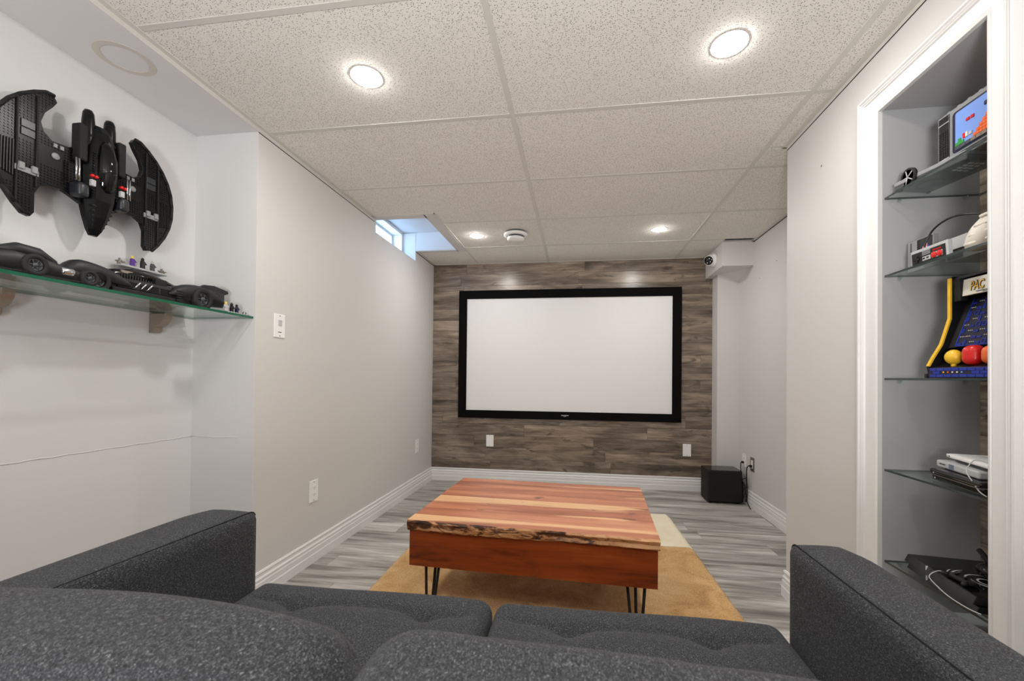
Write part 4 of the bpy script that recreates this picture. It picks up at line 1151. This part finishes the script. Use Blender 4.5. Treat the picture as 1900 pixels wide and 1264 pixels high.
part('rim', MB().lathe([(.0235, -.004), (.029, -.005), (.029, .005), (.0235, .004), (.0235, -.004)], (1.048, 1.490, z0 + .0292), 'x', 28), M_rubber, wd)
part('disc', MB().lathe([(.0235, -.003), (.015, -.001), (.006, -.004), (0, -.004)], (1.048, 1.490, z0 + .0292), 'x', 20).lathe([(.0235, .003), (0, .003)], (1.048, 1.490, z0 + .0292), 'x', 20), M_chrome, wd)
ws = MB()
for k in range(5):
    a = k * 2 * math.pi / 5; ws.tube([(1.0435, 1.490, z0 + .0292), (1.0445, 1.490 + .023 * math.cos(a), z0 + .0292 + .023 * math.sin(a))], .0018, 6)
part('spokes', ws, M_lgrey, wd, kind='stuff')

# --- second shelf: cartridge, game pad with its cable, console, white rounded thing
z0 = NZ[1] + E_
ct = thing('game_cartridge', 'grey game cartridge with a dark label standing behind the game pad', 'game cartridge', (1.095, 1.50, z0))
part('shell', MB().box(1.088, 1.104, 1.452, 1.553, z0, z0 + .100, bev=.002), M_grey, ct)
part('label', MB().box(1.0872, 1.0882, 1.4535, 1.512, z0 + .025, z0 + .097), M_black, ct)
gv = MB()
for yy in (1.536,): gv.box(1.0872, 1.089, yy, yy + .003, z0 + .060, z0 + .095)
part('groove', gv, M_dark, ct)
pk = [M_cream, mat('pink_print', (236, 150, 150), .5, var=.05), M_blue, M_red]
pat = ['..pp..', '.pwpb.', 'pwppwb', '.pppbb', 'wp.bww', 'ww.bbb']
for j, row in enumerate(pat):
    for i, ch in enumerate(row):
        if ch != '.':
            part('print_square', MB().box(1.0864, 1.0874, 1.496 - i * .0062 - .0055, 1.496 - i * .0062, z0 + .078 - j * .0075 - .0068, z0 + .078 - j * .0075), pk['wpb'.index(ch)], ct)
gp = thing('game_pad', 'grey rectangular game pad with two red buttons on the second niche shelf', 'game controller', (1.058, 1.42, z0))
Mg = Matrix.Translation((1.052, 1.4200, z0 + .0245)) @ Matrix.Rotation(R(-4), 4, 'Y') @ Matrix(((0, 0, -1, 0), (-1, 0, 0, 0), (0, 1, 0, 0), (0, 0, 0, 1)))
part('shell', MB().box(-.067, .067, -.0235, .0265, -.013, .0, bev=.002, M=Mg), M_lgrey, gp)
fpz = part('face_plate', MB().box(-.062, .060, -.0205, .0175, -.001, .0008, M=Mg), M_black, gp)
for k in range(3): part('grey_stripe', MB().box(-.022, .008, .004 + k * .005, .0075 + k * .005, .0005, .0013, M=Mg), M_grey, fpz)
part('grey_stripe', MB().box(-.022, .008, -.0125, -.0005, .0005, .0012, M=Mg), M_lgrey, fpz)
part('grey_stripe', MB().box(.012, .050, -.0130, .003, .0005, .0012, M=Mg), M_lgrey, fpz)
part('direction_pad', MB().box(-.052, -.032, -.0065, .0005, .0005, .004, bev=.001, M=Mg).box(-.0455, -.0385, -.013, .007, .0005, .004, bev=.001, M=Mg), M_blackmatte, gp)
for a in (-.016, -.002): part('pill_button', MB().box(a - .004, a + .004, -.008, -.004, .001, .003, bev=.001, M=Mg), M_blackmatte, gp)
for a in (.021, .041): part('red_button', MB().lathe([(.0088, .001), (.0088, .004), (.006, .0052), (0, .0054)], (a, -.005, 0), 'z', 20, M=Mg), M_red, gp, label='round red button')
part('lettering', text_mb('Nintendo', .0078, Mg @ Matrix.Translation((.016, .0075, .0012)), .0002, .0001), M_red, gp, label='small red maker\'s lettering')
part('cable', MB().tube(spline([(1.064, 1.452, z0 + .050), (1.070, 1.455, z0 + .072), (1.078, 1.435, z0 + .108), (1.086, 1.39, z0 + .124), (1.095, 1.335, z0 + .115), (1.12, 1.275, z0 + .088), (1.135, 1.238, z0 + .0745)]), .0028), M_black, gp, label='black cable arching up and right')
c2_ = thing('game_console', 'pale grey game console beside the game pad on the second niche shelf', 'game console', (1.16, 1.33, z0))
part('body', MB().box(1.112, 1.245, 1.232, 1.440, z0 + .003, z0 + .040, bev=.002), M_grey, c2_)
part('flap_panel', MB().box(1.108, 1.245, 1.362, 1.440, z0 + .034, z0 + .071, bev=.002), M_lgrey, c2_)
part('black_panel', MB().box(1.109, 1.245, 1.232, 1.362, z0 + .034, z0 + .071, bev=.002), M_black, c2_)
part('seam', MB().box(1.1072, 1.112, 1.362, 1.438, z0 + .0325, z0 + .0345), M_dark, c2_)
part('power_strip', MB().box(1.109, 1.113, 1.38, 1.43, z0 + .008, z0 + .024, bev=.001), M_dgrey, c2_)
wt = thing('white_toy', 'white rounded toy with layered plates at the right end of the second shelf', 'toy', (1.075, 1.275, z0))
def dome(u): return u
S = []
for y_, hw, h_ in ((1.308, .012, .020), (1.304, .018, .042), (1.292, .022, .060), (1.278, .025, .072), (1.26, .026, .082), (1.24, .026, .092), (1.218, .022, .096)):
    S.append(ring(1.072, y_, hw, z0, z0 + h_))
part('shell', MB().loft(S, 0, True), M_cream, wt)
for k in range(4): part('plate', MB().rbox(1.046, 1.098, 1.225, 1.300 - k * .015, z0 + .010 + k * .021, z0 + .020 + k * .021, .004, 4), M_cream, wt)

# --- middle shelf: small arcade cabinet
z0 = NZ[2] + E_
ac = thing('arcade_cabinet', 'toy-brick arcade cabinet with yellow-edged sides and blue maze screen', 'arcade cabinet', (1.16, 1.33, z0))
side = [(1.051, 0.), (1.046, .034), (1.062, .058), (1.085, .100), (1.108, .178), (1.108, .298), (1.112, .304), (1.27, .304), (1.27, 0.)]
for y_ in (1.412, 1.214):
    sd = part('side_panel', MB().prism([(a, z0 + b_) for a, b_ in side], 'y', y_, y_ + .008, 0, .001), M_black, ac)
    sq = [(1.050, .034), (1.062, .0585), (1.085, .100), (1.108, .178), (1.108, .298)]
    eb = MB()
    for (p0, p1) in zip(sq[:-1], sq[1:]):
        d = Vector((p1[0] - p0[0], 0, p1[1] - p0[1])).normalized(); nn = Vector((-d.z, 0, d.x))
        a, b_ = Vector((p0[0], 0, z0 + p0[1])), Vector((p1[0], 0, z0 + p1[1]))
        q = [a - d * .0004, b_ + d * .0004, b_ + d * .0004 + nn * .0045, a - d * .0004 + nn * .0045]
        eb.prism([(v.x, v.z) for v in q], 'y', y_ - .0005, y_ + .0095)
    part('yellow_edge', eb, M_yellow, sd, label='yellow edge strip')
part('back_panel', MB().box(1.262, 1.269, 1.222, 1.412, z0, z0 + .300), M_black, ac)
part('top_panel', MB().box(1.116, 1.262, 1.222, 1.412, z0 + .293, z0 + .300), M_black, ac)
part('monitor_recess', MB().prism([(1.098, z0 + .090), (1.150, z0 + .236), (1.156, z0 + .236), (1.104, z0 + .090)], 'y', 1.222, 1.412), M_blackmatte, ac)
part('control_deck', MB().prism([(1.058, z0 + .031), (1.108, z0 + .050), (1.108, z0 + .02), (1.058, z0 + .02)], 'y', 1.222, 1.412), M_black, ac)
mq = part('marquee', MB().prism([(1.116, z0 + .240), (1.120, z0 + .288), (1.126, z0 + .288), (1.126, z0 + .240)], 'y', 1.2225, 1.388), M_cream, ac, label='white marquee panel')
tl = math.atan2(.004, .048)
Mt = Matrix.Translation((1.1163, 1.363, z0 + .2525)) @ Matrix.Rotation(tl, 4, 'Y') @ Matrix(((0, 0, -1, 0), (-1, 0, 0, 0), (0, 1, 0, 0), (0, 0, 0, 1)))
part('lettering', text_mb('PAC', .036, Mt @ Matrix.Translation((0, 0, .0004)) @ Matrix.Diagonal((.62, 1, 1, 1)), .0004, .0012), M_black, mq)
part('lettering', text_mb('PAC', .036, Mt @ Matrix.Translation((0, 0, .0012)) @ Matrix.Diagonal((.62, 1, 1, 1)), .0004, -.0001), M_yellow, mq)
part('marquee_lines', MB().box(1.1148, 1.1165, 1.27, 1.345, z0 + .246, z0 + .2475).box(1.1148, 1.1165, 1.26, 1.325, z0 + .2425, z0 + .244), M_dgrey, mq, kind='stuff')
part('marquee_surround', MB().prism([(1.113, z0 + .228), (1.110, z0 + .293), (1.132, z0 + .293), (1.132, z0 + .228)], 'y', 1.388, 1.412), M_blackmatte, ac)
# maze screen lies back: local u to the right (-Y), v up the slope
dvec = Vector((.052, 0, .146)).normalized()
Ms = Matrix.Translation((1.0978, 1.386, z0 + .092)) @ Matrix(((0, dvec.x, -dvec.z, 0), (-1, 0, 0, 0), (0, dvec.z, dvec.x, 0), (0, 0, 0, 1)))
scr = part('maze_screen', MB().box(0, .150, 0, .148, .0, .0012, M=Ms), M_navy, ac)
rm = random.Random(21); mz = MB(); dots = MB()
for i in range(8):
    for j in range(8):
        u, v = .004 + i * .018, .004 + j * .018
        if rm.random() < .55:
            wd_, hd_ = rm.choice(((.013, .006), (.006, .013), (.013, .013), (.013, .004)))
            for a in ((u, u + wd_, v, v + .0014), (u, u + wd_, v + hd_ - .0014, v + hd_), (u, u + .0014, v, v + hd_), (u + wd_ - .0014, u + wd_, v, v + hd_)):
                mz.box(a[0], a[1], a[2], a[3], .001, .0028, M=Ms)
        else:
            for k in range(3): dots.box(u + k * .0055, u + k * .0055 + .002, v + .006, v + .008, .001, .0026, M=Ms)
mz.box(0, .150, 0, .0016, .001, .003, M=Ms); mz.box(0, .0016, 0, .148, .001, .003, M=Ms)
part('maze_walls', mz, M_blue, scr, kind='stuff'); part('maze_dots', dots, M_cream, scr, kind='stuff')
M_blue2 = mat('deep_blue_plastic', (24, 46, 150), .35, var=.1)
part('front_strip', MB().box(1.048, 1.056, 1.222, 1.412, z0 + .001, z0 + .030, bev=.001), M_navy, ac)
for j in range(3):
    for i in range(8):
        o_ = .012 if j % 2 else 0
        y1_ = 1.410 - i * .0245 - o_; y0_ = max(1.223, y1_ - .0225)
        if y1_ - y0_ > .004 and not (j == 1 and 1.27 < (y0_ + y1_) / 2 < 1.37):
            part('blue_brick', MB().box(1.0465, 1.049, y0_, y1_, z0 + .0025 + j * .009, z0 + .0103 + j * .009, bev=.0005, seg=1), M_blue2, ac)
for k, m_ in enumerate((M_yellow, M_orange, M_cream, M_cream, M_sky)):
    part('indicator', MB().lathe([(.0022, -.0), (.0022, -.002), (0, -.0022)], (1.048, 1.362 - k * .0145, z0 + .016), 'x', 10), m_, ac)
part('yellow_figure', MB().ball((1.070, 1.358, z0 + .060), .0215, sx=.85).lathe([(.006, z0 + .030), (.006, z0 + .045)], (1.070, 1.358, 0), 'z', 12), M_yellow, ac, label='plain yellow ball in place of a figure')  # plain ball and blocks added in place of small figures
part('red_figure', MB().rbox(1.054, 1.092, 1.278, 1.324, z0 + .036, z0 + .090, .0175, 10), M_red, ac, label='plain red rounded block')
part('orange_figure', MB().rbox(1.054, 1.092, 1.226, 1.268, z0 + .036, z0 + .086, .0175, 10), M_orange, ac, label='plain orange rounded block')
sq_ = single('black_cube', MB().box(1.085, 1.097, 1.470, 1.482, z0, z0 + .014, bev=.002), M_black, 'tiny black cube on the shelf beside the arcade cabinet', 'box')

# --- fourth shelf: stack of flat consoles
z0 = NZ[3] + E_
k1 = thing('flat_console', 'slim glossy black console at the bottom of the stack on the fourth shelf', 'game console', (1.15, 1.31, z0))
Mk = Mrot(1.15, 1.318, z0, -8)
part('base', MB().box(-.098, .100, -.098, .098, .002, .020, bev=.004, seg=3, M=Mk), M_gloss, k1)
part('lid', MB().box(-.104, .100, -.100, .100, .021, .036, bev=.006, seg=3, M=Mk), M_gloss, k1)
part('trim_line', MB().box(-.1045, .1, -.096, .096, .0195, .0215, M=Mk), M_chrome, k1, label='thin bright trim line')
for a, b_ in ((.026, .076), (.010, .076)): part('button', MB().lathe([(.002, -.0), (.002, -.003), (0, -.003)], (-.1025 + (.004 if a < .02 else 0) - .0015, b_, a), 'x', 10, M=Mk), M_chrome, k1)
k2 = thing('flat_console', 'pale grey flat console lying on top of the glossy black one', 'game console', (1.16, 1.33, z0 + .0365))
Mk2 = Mrot(1.175, 1.342, z0 + .0367, -12)
part('body', MB().box(-.098, .095, -.092, .096, 0, .021, bev=.005, seg=3, M=Mk2), M_lgrey, k2)
part('front_slot', MB().box(-.0985, -.096, .05, .078, .010, .013, M=Mk2), M_dark, k2)  # dark slot on the console front
part('blue_panel', MB().box(-.0988, -.096, .010, .032, .004, .018, M=Mk2), mat('slate_panel', (108, 122, 146), .4, var=.05), k2, label='slate blue front panel')
k3 = thing('game_pad', 'white flat-topped controller with glossy black front on top of the stack', 'game controller', (1.17, 1.33, z0 + .058))
Mk3 = Mrot(1.178, 1.322, z0 + .0580, -14)
part('white_shell', MB().rbox(-.085, .085, -.098, .118, .006, .021, .007, ns=(10, 12, 6), M=Mk3), M_white, k3)
part('black_underside', MB().rbox(-.084, .080, -.098, .072, .0, .012, .005, ns=(10, 12, 6), M=Mk3), M_gloss, k3)
part('port', MB().lathe([(.003, 0), (.003, -.001), (0, -.001)], (-.084, .096, .013), 'x', 10, M=Mk3), M_dark, k3)
single('usb_cable', MB().tube(spline([(1.075, 1.262, z0 + .083), (1.062, 1.282, z0 + .087), (1.052, 1.290, z0 + .070), (1.042, 1.283, z0 + .052), (1.040, 1.262, z0 + .030), (1.036, 1.24, z0 + .012), (1.04, 1.225, z0 + .003)]), .0013), M_lgrey, 'thin pale cable hanging over the console stack on the fourth shelf', 'cable')

# --- lowest shelf: big two-layer console with printed lid, headset, cable
z0 = NZ[4] + E_
k4 = thing('layered_console', 'big black two-layer game console with a white swirl print on its lid', 'game console', (1.16, 1.37, z0))
Mq = Mrot(1.167, 1.362, z0, -7)
def slab(za, zb, x0, x1, y0, y1, sl):
    return MB().prism([(x0 + sl, za), (x1, za), (x1 - .002, zb), (x0, zb)] if 0 else [(x0, za), (x1, za), (x1, zb), (x0 + sl, zb)], 'y', y0, y1, 0, .0015, M=Mq)
part('lower_layer', slab(.003, .020, -.125, .128, -.138, .140, .008), M_black, k4)
part('core', MB().box(-.105, .120, -.130, .130, .019, .026, M=Mq), M_blackmatte, k4)
lid = part('upper_layer', slab(.025, .046, -.132, .126, -.138, .140, .010), M_black, k4)
part('glossy_panel', MB().box(-.118, .126, -.138, .045, .0455, .0466, M=Mq), M_gloss, lid)
part('light_bar', MB().box(-.1275, -.122, .0445, .0465, .027, .0470, bev=.0003, M=Mq @ Matrix.Translation((.0, 0, 0))), M_white, k4)
part('light_bar', MB().box(-.1268, -.120, .0445, .0465, .0045, .0195, bev=.0003, M=Mq), M_white, k4)
for k, (rx, a0, a1, th) in enumerate(((.095, 100, 205, .0030), (.084, 110, 190, .0018), (.060, 60, 215, .0024), (.045, 150, 330, .0020), (.028, 20, 240, .0022), (.108, 120, 150, .0016))):
    pts = [(-.030 + rx * .72 * math.cos(R(a0 + (a1 - a0) * i / 24)), -.035 + rx * .80 * math.sin(R(a0 + (a1 - a0) * i / 24)), .0466) for i in range(25)]
    sw = MB()
    for i in range(24):
        p, q = Vector(pts[i]), Vector(pts[i + 1]); d = (q - p).normalized(); n_ = Vector((-d.y, d.x, 0)) * th * math.sin(math.pi * (i + .6) / 25.5)
        n2 = Vector((-d.y, d.x, 0)) * th * math.sin(math.pi * (i + 1.6) / 25.5)
        sw.add([p - n_, q - n2, q + n2, p + n_, p - n_ + Vector((0, 0, .0006)), q - n2 + Vector((0, 0, .0006)), q + n2 + Vector((0, 0, .0006)), p + n_ + Vector((0, 0, .0006))], [(4, 5, 6, 7), (0, 1, 5, 4), (2, 3, 7, 6)], 0, False, Mq)
    part('swirl_print', sw, M_silver, lid)
hd = thing('headset', 'black headset with its short boom lying on the big black console', 'headset', (1.17, 1.36, z0 + .047))
part('ear_cup', MB().ball((1.165, 1.352, z0 + .047 + .021), .036, sz=.58, sx=.9, sy=1.15), M_gloss, hd)
part('boom', MB().tube([(1.172, 1.372, z0 + .082), (1.180, 1.400, z0 + .097), (1.186, 1.420, z0 + .104)], [.006, .007, .007], 10), M_blackmatte, hd)
part('hinge', MB().ball((1.17, 1.365, z0 + .078), .010), M_blackmatte, hd)
pad2 = thing('game_pad', 'black curved game controller on the front of the big black console', 'game controller', (1.06, 1.33, z0 + .047))
part('body', MB().rbox(1.050, 1.080, 1.290, 1.362, z0 + .0475, z0 + .060, .006, ns=(8, 12, 6)), M_blackmatte, pad2)
for yy in (1.298, 1.354): part('grip', MB().tube([(1.056, yy, z0 + .0545), (1.044, yy + (.004 if yy > 1.3 else -.004), z0 + .0545), (1.038, yy + (.006 if yy > 1.3 else -.006), z0 + .054)], [.0065, .006, .0045], 10), M_blackmatte, pad2)
for yy in (1.312, 1.340): part('thumb_stick', MB().lathe([(.003, z0 + .059), (.003, z0 + .063), (.005, z0 + .064), (.005, z0 + .066), (0, z0 + .066)], (1.062, yy, 0), 'z', 14), M_black, pad2)
single('usb_cable', MB().tube(spline([(1.062, 1.372, z0 + .050), (1.050, 1.385, z0 + .049), (1.020, 1.375, z0 + .036), (1.016, 1.34, z0 + .022), (1.014, 1.30, z0 + .014), (1.014, 1.25, z0 + .012), (1.018, 1.215, z0 + .014)]), .0014), M_lgrey, 'thin white cable looping down the front of the big black console', 'cable')
